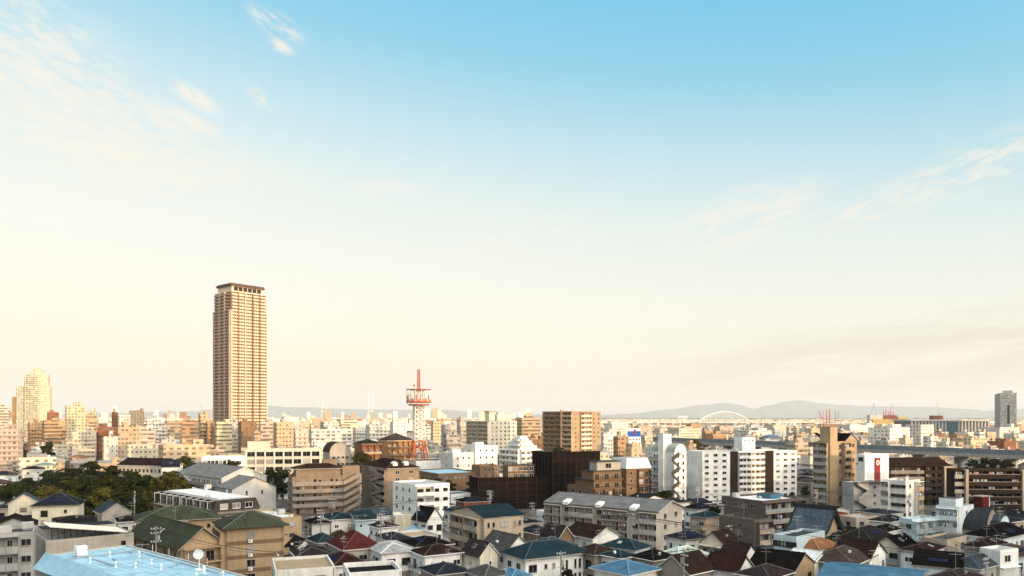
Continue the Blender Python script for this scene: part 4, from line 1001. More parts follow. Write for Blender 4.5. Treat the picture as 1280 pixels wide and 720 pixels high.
b = MB(); b.box(-.3, sq.wr+.3, -2.0, -.003, sq.z-.25, sq.z); sq.part('canopy', b, WM('charcoal'))
AP('white corner block with window bands and tan side', 1103, 1132, 1150, 601, 5, 36, wall='offwhite', rm='lightgrey:flat', vb=637, L=[(.04, .58, 'win', dict(n=2, w=2.8, h=1.1)), (.66, .99, 'bal', dict(n=1, d=1.5))], R=[(.1, .5, 'win', dict(n=1, w=1.0)), (.6, 1, 'bal', dict(n=1, mat='tan'))]).clutter(3)
da = AP('dark brown long block with brown pitched roof', 1106, 1111, 1186, 582, 6, 4, D=300, wall='darkbrown', roof='gable_x', rm='brown', rh=2.5, wl=14, ov=.9, vb=640, fh=2.8, R=[(0, .55, 'corr', dict(mat='taupe', d=1.6)), (.58, .9, 'bal', dict(n=2, mat='darkbrown', d=1.4)), (.9, 1.0, 'win', dict(n=1))])
da.boxpart('end_pillar', da.wr-3, da.wr+.3, -1.9, -.01, 0, da.z-.3, WM('beige'))
db = AP('dark brown long balcony block with thin pale floor lines', 1187, 1191, 1310, 586, 7, -2, D=252, wall='darkbrown', rm='bluegrey:flat', wl=4, vb=642, R=[(0, .1, 'bal', dict(n=1, mat='greybeige', d=1.2)), (.11, .68, 'bal', dict(n=7, mat='darkbrown', d=1.5)), (.72, 1.0, 'bal', dict(n=3, mat='darkbrown', d=1.5))])
for x in (.103, .695):
    db.boxpart('downpipe', db.wr*x, db.wr*x+.9, -2.0, -.01, 0, db.z-.1, WM('beige'))
for f in range(1, 7):
    b = MB(); b.box(db.wr*.11, db.wr*.69, -1.72, -1.6, f*db.fh+1.2, f*db.fh+1.38); db.part('floor_line', b, WM('taupe'))

# -- middle ground, centre
nt_ = B('tall building site wrapped in black netting', 671, 692, 743, 568, 6, 30, D=292, wall='darkbrown', rm='charcoal:flat', name='scaffolded_building', cat='building site', vb=628)
NET = plain('black_netting', (.009, .006, .005), .95, 0, .5, .6)
def netting(bd, w, d, z, poles):
    for nm, q in (('netting', MB().box(-1.6, w+1.6, -1.62, -1.55, .2, z+1.0)), ('netting', MB().box(-1.62, -1.55, -1.54, d+1, .2, z+1.0))): bd.part(nm, q, NET)
    for i in range(poles):
        x = -1.5+(w+3)*i/(poles-1); b = MB(); b.beam((x, -1.72, 0), (x, -1.72, z+1.8), .06); bd.part('scaffold_pole', b, plain('scaffold_tube', (.075, .05, .035), .6, .2))
    for i in range(5):
        y = 1+d*i/5; b = MB(); b.beam((-1.72, y, 0), (-1.72, y, z+1.8), .06); bd.part('scaffold_pole', b, plain('scaffold_tube', (.075, .05, .035), .6, .2))
    for f in range(1, 5):
        zz = f*z/4.5; b = MB(); b.beam((-1.6, -1.7, zz), (w+1.6, -1.7, zz), .035); bd.part('scaffold_rail', b, plain('scaffold_tube', (.075, .05, .035), .6, .2))
netting(nt_, nt_.wr, nt_.wl, nt_.z, 9)
n2 = B('low building site behind black netting and scaffold poles', 598, 601, 676, 600, 3, 18, D=285, wl=12, wall='brown', rm='taupe:flat', name='scaffolded_building', cat='building site', vb=632)
netting(n2, n2.wr, 10, n2.z, 8)
n2.boxpart('upper_storey', n2.wr*.5, n2.wr*.95, 4, 11, n2.top+.1, n2.top+5.5, WM('brown'), RM('bluegrey:flat'))
for i in range(5):
    for j in range(2):
        f_, p_, c_ = window_meshes(1.6, 1.5, WHITE); link('window', c_, n2.root, (n2.wr*(.54+.09*i), 4, n2.top+1.6+j*2.6), 0)
for i in range(7):
    x = n2.wr*(.42+.085*i); b = MB(); b.beam((x, 2.6, n2.top), (x, 2.6, n2.top+6.5), .06); n2.part('scaffold_pole', b, plain('scaffold_tube', (.075, .05, .035), .6, .2))
for f in range(3):
    b = MB(); zz = n2.top+1.9+f*2; b.beam((n2.wr*.4, 2.6, zz), (n2.wr*.95, 2.6, zz), .05); n2.part('scaffold_rail', b, plain('scaffold_tube', (.075, .05, .035), .6, .2))
tr = AP('brown stepped block with pale blue terraces', 709, 742, 778, 610, 3, 30, D=272, wall='rust', rm='bluegrey:flat', vb=630, wallmat=WM('brown'), R=[(0, 1, 'bal', dict(n=3, mat='brown', rail='dark', d=1.2))], L=[(.1, .9, 'win', dict(n=3, w=1.7))])
z = tr.top+.075
def tier(x0, x1, y0, y1, z0, h, m='brown'):
    tr.boxpart('tier', x0, x1, y0, y1, z0, z0+h, WM(m)); tr.boxpart('terrace_roof', x0-.4, x1+.3, y0-.5, y1+.3, z0+h+.003, z0+h+.3, RM('bluegrey:flat'))
tier(.3, tr.wr, .4, tr.wl*.72, z, 3.0); tier(.4, tr.wr, .6, tr.wl*.48, z+3.31, 3.0); tier(2.4, tr.wr, 1.2, tr.wl*.34, z+6.62, 3.0, 'greybeige')
for t_ in range(2):
    zz = z+t_*3.31
    for i in range(3):
        link('balcony', balcony_mesh(tr.wr/3, 1.2, WM('brown'), 'dark'), tr.root, (tr.wr*(i+.5)/3, .4+.2*t_, zz), 0); link('balcony_door', door_mesh(2.0), tr.root, (tr.wr*(i+.45)/3, .4+.2*t_-.004, zz+.05), 0)
for i in range(2): link('window', window_meshes(2.6, 1.8, ALU)[2], tr.root, (4.2+i*3.3, 1.2, z+8.2), 0)
AP('brown block with slanted white attic roof', 777, 783, 813, 586, 5, 30, wall='brown', roof='mansard', rm='white:flat', rh=4.0, vb=616, wl=11, R=[(.05, .35, 'win', dict(n=1, w=1.1)), (.45, .95, 'bal', dict(n=1, rail='dark'))])
br = AP('golden brown balcony apartment block with zigzag stairs', 678, 716, 751, 514, 13, 52, D=475, wall='orange', rm='taupe:flat', vb=566, wallmat=WM('tan'), L=[(0, .3, 'bal', dict(n=1, d=2.0, mat='tan')), (.34, .92, 'bal', dict(n=3, d=1.8, mat='brown')), ], R=[(.0, .2, 'win', dict(n=1, w=1.2)), (.24, .6, 'bal', dict(n=1, d=1.2, mat='cream')), (.66, 1, 'win', dict(n=2, w=1.4))])
br.boxpart('stair_core', -2.3, -.05, br.wl*.3, br.wl*.34, 0, br.z+1, WM('tan'), RM('grey:flat'))
bg = AP('beige balcony block with roof tower beside the radio mast', 583, 611, 646, 526, 11, 38, D=540, wall='cream', rm='grey:flat', vb=552, L=[(0, .95, 'bal', dict(n=4, mat='beige'))], R=[(.05, .95, 'win', dict(n=6, w=1.5))])
bg.boxpart('roof_tower', 1, 6, 1, 6, bg.top+.08, bg.top+7, WM('cream'), RM('grey:flat')); bg.boxpart('tower_cap', .2, 6.8, .2, 6.8, bg.top+7.003, bg.top+7.6, WM('greybeige'))
ws = AP('white terraced block with stepped balcony wings', 627, 650, 677, 562, 5, 36, D=430, wall='white', rm='lightgrey:flat', vb=582, L=[(0, 1, 'bal', dict(n=2, d=1.8))], R=[(0, 1, 'bal', dict(n=2, d=1.8))])
for i, (m_, h_) in enumerate(((.78, 2.7), (.55, 2.7), (.34, 2.7))):
    z0 = ws.top+.08+i*2.71; ws.boxpart('terrace_tier', .2, ws.wr*m_, .2, ws.wl*m_, z0, z0+h_, WM('white'))
    link('balcony', balcony_mesh(ws.wr*m_, 1.5, WM('white'), 'solid'), ws.root, (ws.wr*m_/2, .2, z0), 0); link('balcony', balcony_mesh(ws.wl*m_, 1.5, WM('white'), 'solid'), ws.root, (.2, ws.wl*m_/2, z0), -pi/2)
bbr = B('brown brick hall with arched windows and pale blue roof', 515, 548, 601, 592, 3, 30, D=345, wall='brown', rm='skyblue:flat', name='hall', cat='building', vb=610, R=[(.03, .97, 'win', dict(n=9, w=1.0, h=.8, fl=(2, 3)))], L=[(.2, .8, 'win', dict(n=2, w=1.0, h=2.0))])
B('brown brick wing with tall white mullioned windows', 598, 600, 624, 582, 4, 26, D=352, wl=10, wall='brown', rm='tan:flat', name='hall', cat='building', vb=604, R=[(.2, .95, 'win', dict(n=4, w=.8, h=2.0, sill=.5))])
for lb_, pl, pc, pr, ye, fl, D, m in (('white rooftop plant block beside the radio mast', 540, 566, 592, 566, 4, 395, 'offwhite'), ('tall white block with small windows beside the radio mast', 590, 594, 622, 557, 5, 410, 'white')):
    b = AP(lb_, pl, pc, pr, ye, fl, 30, D=D, wall=m, rm='lightgrey:flat', vb=582, name='office_building', cat='building', wl=15, R=[(.1, .9, 'win', dict(n=3, w=1.0))], L=[(.2, .8, 'win', dict(n=1))]); b.clutter(8); b.penthouse(.4, .5, 5, 4, 2.2)
py_ = AP('amber brick block with pyramid roof beside the radio mast', 475, 484, 517, 551, 5, 30, D=440, wall='orange', roof='hip', rm='taupe', rh=4.0, vb=568, wl=15, R=[(0, 1, 'bal', dict(n=5, mat='brown'))])
AP('dark brick hip roofed house block beside the amber block', 446, 452, 476, 555, 4, 30, D=410, wl=12, wall='rust', roof='hip', rm='charcoal', rh=2.4, vb=572, R=[(0, 1, 'bal', dict(n=3, mat='tan'))])
ar = B('grey block with large round arched roof', 410, 412, 438, 566, 4, 24, D=415, wl=20, wall='greybeige', roof='barrel_y', rm='taupe:metal', rh=5.5, name='hall', cat='building', vb=576, R=[(.1, .95, 'win', dict(n=4, w=1.6))])
# long school blocks
sc = B('long cream school building with framed window bays', 300, 306, 402, 562, 5, 12, D=372, wl=12, wall='cream', rm='tan:flat', name='school', cat='school', vb=586, fh=3.6, R=[(.02, .98, 'win', dict(n=8, w=3.6, h=2.3, sill=.7))])
sc.boxpart('stair_block', 1, 11, 2, 10, sc.top+.08, sc.top+4.6, WM('cream'), RM('grey:flat'))
for i in range(9):
    b = MB(); x = sc.wr*(.02+.96*i/8); b.box(x-.25, x+.25, -.45, -.003, 0, sc.z-.4); sc.part('pier', b, WM('offwhite'))
s2 = B('low white school wing with tall dark windows', 248, 252, 304, 571, 4, 10, D=360, wl=10, wall='white', rm='tan:flat', name='school', cat='school', vb=590, R=[(.03, .6, 'win', dict(n=6, w=1.4, h=2.2, sill=.4)), (.65, 1, 'win', dict(n=2))])
HS('long cream hall with maroon pitched roof beyond the park', 143, 147, 203, 581, 4, -18, D=330, wl=12, wall='cream', roof='gable_x', rm='maroon', rh=2.6, auto=None, vb=594, name='school', cat='school', R=[(.02, .98, 'win', dict(n=11, w=1.2, h=1.5))])
HS('white gabled hall with navy roof beyond the park', 198, 202, 224, 584, 4, 20, D=318, wl=13, wall='white', roof='gable_x', rm='navy', rh=2.6, auto=None, vb=596, name='school', cat='school', R=[(.05, .95, 'win', dict(n=4, w=1.6))])
# ------------------------------------------------------------------ landmarks farther off
def far_root(name, label, cat, px, D, a=0, group=None, base=0.0):
    o = bpy.data.objects.new(name, None); COL.objects.link(o); X, Y = Pd(px, D); o.location = (X, Y, base); o.rotation_euler = (0, 0, radians(a))
    return tag(o, label, cat, group)

# the tall apartment tower
T = B('tall orange apartment tower with rows of balconies', 268.5, 288.5, 332.5, 364, 50, 50, D=731, wall='tan', rm='grey:flat', name='apartment_tower', cat='apartment tower', short='tall orange tower', vb=523, wallmat=FARWALL, par=.3, extra=.3)
for c in T.root.children: c.color = (.30, .18, .09, 1)
TB = wall_mat('tower_cream', (.68, .55, .40), 0, .7, .2); TBR = wall_mat('tower_brown', (.30, .165, .09), .6, .7, .2); TSHADE = wall_mat('tower_cream_shade', (.42, .31, .24), 0, .7, .2)  # last colour is the cream darkened: shade of the left-hand face painted in
w, d, fh = T.wr, T.wl, T.z/50
for f in range(1, 50):
    z = f*fh; b = MB(); q = 1.5; hi = f > 44
    m0 = 1 if f < 10 else 0
    x1, y1 = (w-1.5, d-1.5) if hi else (w+.6, d+.6)
    # right-hand face: four bays of balconies, then the left-hand face
    for u0, u1 in ((.02, .17), (.20, .36), (.41, .57), (.62, .78), (.82, .99)):
        mm = m0 if (u0 < .1 or u0 > .8) else 0
        b.box(u0*w, u1*w, -q, -.004, z-.15, z+.05, mm); b.box(u0*w, u1*w, -q-.03, -q+.12, z+.053, z+1.25, mm)
    for u0, u1 in ((.04, .3), (.33, .62), (.65, .97)):
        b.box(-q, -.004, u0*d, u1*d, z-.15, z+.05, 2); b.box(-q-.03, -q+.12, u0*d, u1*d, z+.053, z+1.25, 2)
    b.build('balcony', [TB, TBR, TSHADE], T.root)
for u, m in ((.0, TB), (.185, TBR), (.385, TB), (.595, TBR), (.80, TBR), (1.0, TB)):
    b = MB(); b.box(u*w-.45, u*w+.45, -2.0, -.006, 0, T.z-(0 if .1 < u < .9 else 18)); T.part('column', b, m)
for u in (.06, .13, .24, .31, .45, .51, .66, .72, .87, .93):
    b = MB(); b.box(u*w-.14, u*w+.14, -1.75, -.006, 34, T.z-2); T.part('balcony_partition', b, TB)
for u in (.015, .315, .635, .985):
    b = MB(); b.box(-2.0, -.006, u*d-.5, u*d+.5, 0, T.z-(0 if .1 < u < .9 else 18)); T.part('column', b, TSHADE)
T.boxpart('shoulder', w+.004, w+2.2, 1.5, d-3, 0, T.z-17, TB, RM('grey:flat')); T.boxpart('shoulder', 1.5, w-3, d+.004, d+2.2, 0, T.z-17, TSHADE, RM('grey:flat'))
T.boxpart('crown', 2.2, w-2.2, 2.2, d-2.2, T.z+.004, T.z+6.0, TB)
for i in range(6): T.boxpart('crown_opening', 4+i*(w-8)/6+.4, 4+(i+1)*(w-8)/6-.4, 2.06, 2.19, T.z+1.6, T.z+5.6, DARKSTEEL)
T.boxpart('roof_deck', .6, w-.6, .6, d-.6, T.z+6.004, T.z+7.0, plain('crown_deck', (.12, .07, .05), .6)); T.boxpart('roof_rail', 1.2, w-1.2, 1.2, d-1.2, T.z+7.004, T.z+8.6, plain('crown_rail', (.10, .06, .045), .6))

# the stepped yellow tower at the left
ST = far_root('apartment_tower', 'stepped pale yellow tower at the picture edge', 'apartment tower', 12, 1150, 25, None); kS = F/1150
YL = plain('tower_yellow', (.72, .58, .30), .75, 0, .12, .05)
def stepped():
    b = MB()
    for x0, x1, y0, y1, yt in ((2, 30, 6, 26, 496), (8, 50, 2, 26, 482), (21, 46, 0, 22, 466), (27, 52, -3, 18, 474), (30, 42, 4, 14, 461)):
        b.box(x0, x1, y0, y1, 0, zat(yt, 1150))
    return b
tiers = ((2, 16, 6, 26, 496, 'tan'), (8, 52, 2, 27, 482, 'y'), (19, 50, 0, 22, 467, 'y'))
for x0, x1, y0, y1, yt, c in tiers:
    b = MB(); b.box(x0, x1, y0, y1, 0, zat(yt, 1150), 0, 1); o = b.build('tier', [FARWALL, RM('tan:flat')], ST); o.color = (.62, .36, .16, 1) if c == 'tan' else (.70, .59, .40, 1)
b = MB(); zt = zat(467, 1150); b.box(28, 42, 4, 16, zt+.01, zt+6); b.prism([(28, zt+6.01), (35, zt+11), (42, zt+6.01)], 'y', 4, 16); o = b.build('crown', [FARWALL], ST); o.color = (.7, .6, .38, 1)
for i in range(8):
    x = 20+i*4.1; b = MB(); b.box(x, x+.5, -.5, -.004, 0, zat(470, 1150)); b.build('column', YL, ST)
for f in range(24):
    b = MB(); b.box(9, 51.5, 1.1 if f > 17 else -.8, 1.99 if f > 17 else -.2, 6+f*3.1, 7.1+f*3.1) if False else b.box(20.5, 49.5, -.6, -.005, 8+f*3.1, 9.1+f*3.1); pass
COVER.append((8, 62, 526, 1150)); LAND.append((36, 460, 1150, 'stepped yellow tower'))

# red and white radio tower
def radio_tower():
    D = 425; k = F/D; r = far_root('radio_tower', 'red and white lattice radio tower with ring platform', 'radio tower', 523.5, D, 20)
    RW, RR, PR = plain('white_steel', (.70, .67, .60), .5), plain('orange_red_steel', (.40, .12, .06), .5), plain('faded_red_steel', (.50, .18, .12), .5)
    Z = lambda y: zat(y, D)
    z0, z1, z2, z3, z4 = Z(577), Z(551), Z(507), Z(487), Z(462)
    host = MB().box(-12, 12, -8, 14, 0, z0+.0)
    def lattice(name, za, zb, ra, rb, nseg, t, m):
        b = MB()
        P_ = lambda i, z: Vector(((ra+(rb-ra)*(z-za)/(zb-za))*cos(pi/4+i*pi/2), (ra+(rb-ra)*(z-za)/(zb-za))*sin(pi/4+i*pi/2), z))
        for i in range(4): b.beam(P_(i, za), P_(i, zb), t*1.2, 4)
        for s in range(nseg):
            u, v = za+(zb-za)*s/nseg, za+(zb-za)*(s+1)/nseg
            for i in range(4):
                b.beam(P_(i, u), P_(i+1, v), t*.8, 4); b.beam(P_(i+1, u), P_(i, v), t*.8, 4); b.beam(P_(i, v), P_(i+1, v), t, 4)
        return b.build(name, m, r)
    lattice('trunk', z1, z2, 4.1, 3.6, 8, .20, RW)
    lattice('inner_shaft', z1, z2, 1.5, 1.5, 10, .16, RW)
    lattice('mast', z3-1, z4, .95, .75, 7, .13, PR)
    b = MB()
    for i in range(4):
        t = pi/4+i*pi/2; c, s = cos(t), sin(t)
        b.beam((c*4.1, s*4.1, z1), (c*6.4, s*6.4, z0), .42, 5); b.beam((c*4.1, s*4.1, z1), (c*2.2, s*2.2, z0), .3, 5)
        t2 = t+pi/2; b.beam((c*4.1, s*4.1, z1-2), (cos(t2)*5.2, sin(t2)*5.2, (z0+z1)/2), .26, 4); b.beam((cos(t2)*4.1, sin(t2)*4.1, z1-2), (c*5.2, s*5.2, (z0+z1)/2), .26, 4)
        b.beam((c*4.1, s*4.1, z1), (cos(t2)*4.1, sin(t2)*4.1, z1), .3, 5)
    b.build('splayed_leg', RR, r)
    R0 = 6.9
    def oct_(rr, z, t, m, name):
        b = MB()
        for i in range(12):
            a, c = 2*pi*i/12, 2*pi*(i+1)/12; b.beam((rr*cos(a), rr*sin(a), z), (rr*cos(c), rr*sin(c), z), t, 5)
            b.beam((rr*cos(a), rr*sin(a), z), (2.6*cos(a), 2.6*sin(a), z), t*.5, 4)
        return b.build(name, m, r)
    oct_(R0, z3, .28, RR, 'upper_ring'); oct_(R0, z2+2.0, .40, RR, 'lower_ring'); oct_(R0-1.3, z2+.4, .42, RR, 'lower_ring')
    b = MB().ring(2.4, R0-.2, z2+2.0, z2+2.25, 12); b.build('deck', RR, r)
    b = MB().ring(.8, R0-1.6, z3-.2, z3, 12); b.build('deck', RR, r)
    for i in range(12):
        a = 2*pi*i/12; b = MB(); b.beam((R0*cos(a), R0*sin(a), z2+2), (R0*cos(a), R0*sin(a), z3), .2, 4); b.beam((R0*cos(a), R0*sin(a), z2+2), ((R0-1.3)*cos(a), (R0-1.3)*sin(a), z2+.4), .16, 4, 0); b.build('post', RW, r)
    lattice('cage', z2+2.2, z3-.2, 3.0, 3.0, 3, .16, RW)
    for i in range(14):
        a = 2*pi*(i+.5)/14; b = MB(); c_, s_ = cos(a), sin(a); b.beam((R0*.86*c_, R0*.86*s_, z2+2.6+(i % 3)*.8), (R0*.86*c_, R0*.86*s_, z2+5.6+(i % 3)*.8), .42, 8); b.build('drum_antenna', RW if i % 3 else RR, r)
    b = MB().ring(R0-.1, R0+.05, z2+2.5, z2+3.5, 24); b.build('railing', PR, r)
    for i, (a, h) in enumerate(((2.4, 2.0), (4.6, 1.4))):
        b = MB(); b.beam((3*cos(a), 3*sin(a), z3), (3*cos(a), 3*sin(a), z3+3), .09); b.dome(3*cos(a), 3*sin(a), z3+2.4, .55, 1, 0, 8); b.build('small_aerial', RR, r)
    COVER.append((508, 540, 560, D)); LAND.append((523, 462, D, 'red and white radio tower'))
    h = B('white flat block carrying the radio tower', 505, 520, 541, 576, 3, 20, D=D-9, wall='white', rm='bluegrey:flat', wl=24, wr=17, name='office_building', cat='building', vb=582)
radio_tower()

# elevated expressway
def highway():
    p0, p1 = Vector((335, 352)), Vector((120, 748)); d = (p1-p0); L_ = d.length; d.normalize(); a = atan2(d.y, d.x)
    r = bpy.data.objects.new('elevated_expressway', None); COL.objects.link(r); r.location = (p0.x, p0.y, 0); r.rotation_euler = (0, 0, a)
    tag(r, 'long elevated expressway with blue grey noise walls', 'elevated road')
    z = 13.2
    MB().box(0, L_, -8, 8, z-2.0, z).build('deck', CONC, r)
    MB().box(0, L_, -7.4, 7.4, z+.004, z+.05).build('carriageway', ASPH, r)
    NW = roof_mat('noise_wall', (.20, .23, .26), 'metal')
    MB().box(0, L_, 7.6, 7.8, z+.004, z+3.0).build('noise_wall', NW, r); MB().box(0, L_, -7.8, -7.6, z+.004, z+2.0).build('noise_wall', NW, r)
    for i in range(int(L_/28)):
        x = 14+i*28; b = MB(); b.box(x-1.1, x+1.1, -2.2, 2.2, 0, z-3.4); b.prism([(-2.2, z-4.4), (-7.4, z-2.6), (-7.4, z-2.003), (7.4, z-2.003), (7.4, z-2.6), (2.2, z-4.4)], 'x', x-1.1, x+1.1); b.build('pier', CONC, r)
    for i in range(int(L_/36)):
        x = 20+i*36; b = MB(); b.beam((x, -7.9, z), (x, -7.9, z+9), .11, 6); b.beam((x, -7.9, z+9), (x, -5.9, z+9.6), .08, 6); b.build('light_column', WHITE, r)
    LAND.append((1150, 558, 450, 'elevated expressway'))
    for i in range(30):
        t = i/29; c = p0+d*L_*t; q = 640+F*c.x/c.y; COVER.append((q-16, q+16, HY+(H-10.5)*F/c.y, c.y)); OCC.update(cells(c.x-9, c.y-9, 1, 0, 18, 18, 2))
highway()

# far viaduct, arch bridge, pylons
PALE = plain('pale_bridge_steel', (.66, .64, .58), .6, 0, .1, .02)
def viaduct():
    D = 2500; r = far_root('viaduct', 'far pale viaduct on many piers before the mountains', 'viaduct', 640, D)
    x0, x1 = (690-640)*D/F, (1010-640)*D/F; z = zat(527.5, D)
    MB().box(x0, x1, -6, 6, z-2.5, z).build('deck', PALE, r)
    MB().box(x0, x1, -6.3, -6.003, z-1, z+1.2).build('parapet', PALE, r)
    for i in range(34):
        x = x0+(x1-x0)*i/34; b = MB(); b.box(x-2, x+2, -4, 4, 0, z-2.504); b.build('pier', PALE, r)
    A_ = far_root('arch_bridge', 'white tied arch bridge on the far river', 'bridge', 905, D-20)
    n = 18; hw = (937-872)/2*D/F; h = 12.3*D/F
    for y in (-8, 8):
        b = MB(); pts = [(-hw+2*hw*i/n, y, z+h*(1-(2*i/n-1)**2)) for i in range(n+1)]
        for p, q in zip(pts, pts[1:]): b.beam(p, q, 2.1, 4)
        b.build('arch_rib', PALE, A_)
        b = MB()
        for p in pts[1:-1]: b.beam((p[0], y, z), p, 1.1, 4)
        b.build('hanger', PALE, A_)
    MB().box(-hw, hw, -8, 8, z-3, z).build('deck', PALE, A_)
    LAND.append((905, 515, D, 'white arch bridge'))
    for px, yt in ((405, 492), (463, 489)):
        D2 = 4200; p = far_root('bridge_pylon', 'slim white bridge pylon far beyond the %s' % ('long white warehouse' if px == 405 else 'amber brick block'), 'bridge pylon', px, D2, 0, 'bridge pylons')
        hw = 3.2*D2/F; zt = zat(yt, D2); zd = zat(514, D2)
        for s in (-1, 1):
            b = MB(); b.beam((s*hw*.75, 0, zt), (s*hw, 0, 0), 1.5, 4, r2=2.8); b.build('leg', PALE, p)
        for zz in (zd, zat(509.5, D2)):
            b = MB(); b.box(-hw, hw, -2, 2, zz-3, zz+2); b.build('crossbeam', PALE, p)
viaduct()
def cranes():
    RC = plain('crane_red', (.50, .10, .06), .6); 
    for i, (px, yt, c) in enumerate(((1027, 514, RC), (1035, 512, RC), (1046, 513, GALV), (1089, 506, GALV), (1095, 506, GALV), (1112, 506, GALV), (1174, 505, GALV))):
        D = 2300; zt = zat(yt, D); lab = ['red gantry crane with short boom', 'taller red gantry crane with twin legs', 'pale crane beside the red cranes', 'grey jib crane over the yellow works, first of three', 'grey jib crane over the yellow works, middle of three', 'grey jib crane over the yellow works, last of three', 'single jib crane above the columned hall'][i]
        r = far_root('harbour_crane', lab, 'crane', px, D, 0, 'harbour cranes')
        wv = 5 if i < 3 else 3
        for s in (-1, 1):
            b = MB(); b.beam((s*wv, 0, 0), (s*wv*(.9 if i < 3 else .4), 0, zt*(1 if i < 3 else .62)), .8 if i != 1 else 1.4, 4); b.build('leg', c, r)
        b = MB(); b.box(-wv, wv, -1, 1, zt*.6, zt*.6+1.6); b.build('crossbeam', c, r)
        b = MB(); b.beam((0, 0, zt*.6), ((8 if i % 2 else -7), 0, zt*1.06), .6, 4); b.build('boom', c, r)
    D = 2200; r = far_root('plant_building', 'yellow industrial works beneath the jib cranes', 'building', 1107, D); YW = plain('yellow_ochre_cladding', (.42, .30, .10), .7); 
    for x0, x1, yt, m in ((-42, 55, 524, YW), (-48, -10, 518.5, WM('palegrey')), (-8, 30, 519, WM('brick')), (31, 58, 521, YW)):
        MB().box(x0, x1, -10 if m is YW else -6, 14, 0, zat(yt, D)).build('wall', m, r)
    for i in range(5):
        b = MB(); x = -6+i*7; b.beam((x, 0, zat(519, D)), (x, 0, zat(514-(i % 2)*2, D)), 1.1, 6); b.build('chimney', plain('crane_red', (.5, .1, .06)), r)
    b = MB(); rr = random.Random(3)
    for i in range(14): b.dome(rr.uniform(-22, 25), rr.uniform(-5, 5), rr.uniform(-6, 3)+i*.3, rr.uniform(2.5, 5), .7, 0, 9)
    o = b.build('steam', plain('steam', (.8, .8, .8), 1, 0, .05), None, (Pd(851, 2900)[0], 2900, zat(522, 2900))); tag(o, kind='stuff')
cranes()
def columned_hall():
    D = 1500; r = far_root('stadium', 'long grey columned hall with flat roof near the high-rise', 'hall', 1187, D, 4); m = WM('palegrey')
    zt = zat(524.5, D); hw = (1250-1142)/2*D/F*.92
    MB().box(-hw, hw, 0, 60, 0, zt-3).build('wall', plain('hall_shade_wall', (.22, .21, .21), .8), r)  # even grey, darker than the columns
    MB().box(-hw-4, hw, -5, 62, zt-2.99, zt).build('roof', [plain('hall_roof', (.50, .49, .47), .7)], r)
    for i in range(24):
        x = -hw+2*hw*i/23; b = MB(); b.box(x-1.5, x+1.5, -3.5, -.01, 0, zt-3.0); b.build('column', m, r)
    MB().box(-6, 14, -4.2, -3.6, 0, zt-5).build('glass_front', plain('teal_glazing', (.06, .12, .14), .2), r)
    b = MB(); b.box(-20, 0, 20, 34, zt, zt+8); b.build('roof_plant', WM('brick'), r)
    COVER.append((1140, 1252, 541, D)); LAND.append((1187, 522, D, 'grey columned hall'))
    h = B('grey high-rise slab with a dark vertical slot', 1250, 1271, 1280, 491, 28, 62, D=1350, wall='grey', rm='grey:flat', name='office_tower', cat='office tower', vb=527, wallmat=FARWALL, short='grey high-rise slab')
    for c in h.root.children: c.color = (.50, .47, .44, 1)
    h.boxpart('dark_slot', -.9, -.02, h.wl*.42, h.wl*.56, 12, h.z*.72, plain('slot_glass', (.05, .06, .08), .2)); h.boxpart('roof_plant', 4, 16, 6, 20, h.top+.1, h.top+5, WM('grey'))
    for i in range(9):
        b = MB(); y = h.wl*(i+.5)/9; b.box(-.7, -.01, y-.35, y+.35, 0, h.z-2); h.part('fin', b, WM('palegrey'))
columned_hall()
# blue and white billboard
bs = B('white block carrying a blue and white rooftop billboard', 783, 786, 801, 546, 6, 20, D=590, wall='white', rm='lightgrey:flat', name='commercial_building', cat='building', wl=12, vb=557, short='billboard topped white block', R=[(0, 1, 'win', dict(n=4))])
zb = bs.top; w_ = bs.wr
b = MB(); b.box(0, w_, .5, .8, zb+.3, zb+7.2); o = bs.part('billboard', b, SIGNB)
MB().box(0, w_, .44, .496, zb+5.0, zb+7.2).build('billboard_band', SIGNW, o); MB().box(w_*.42, w_*.62, .40, .437, zb+2.6, zb+6.2).build('billboard_mark', REDS, o)

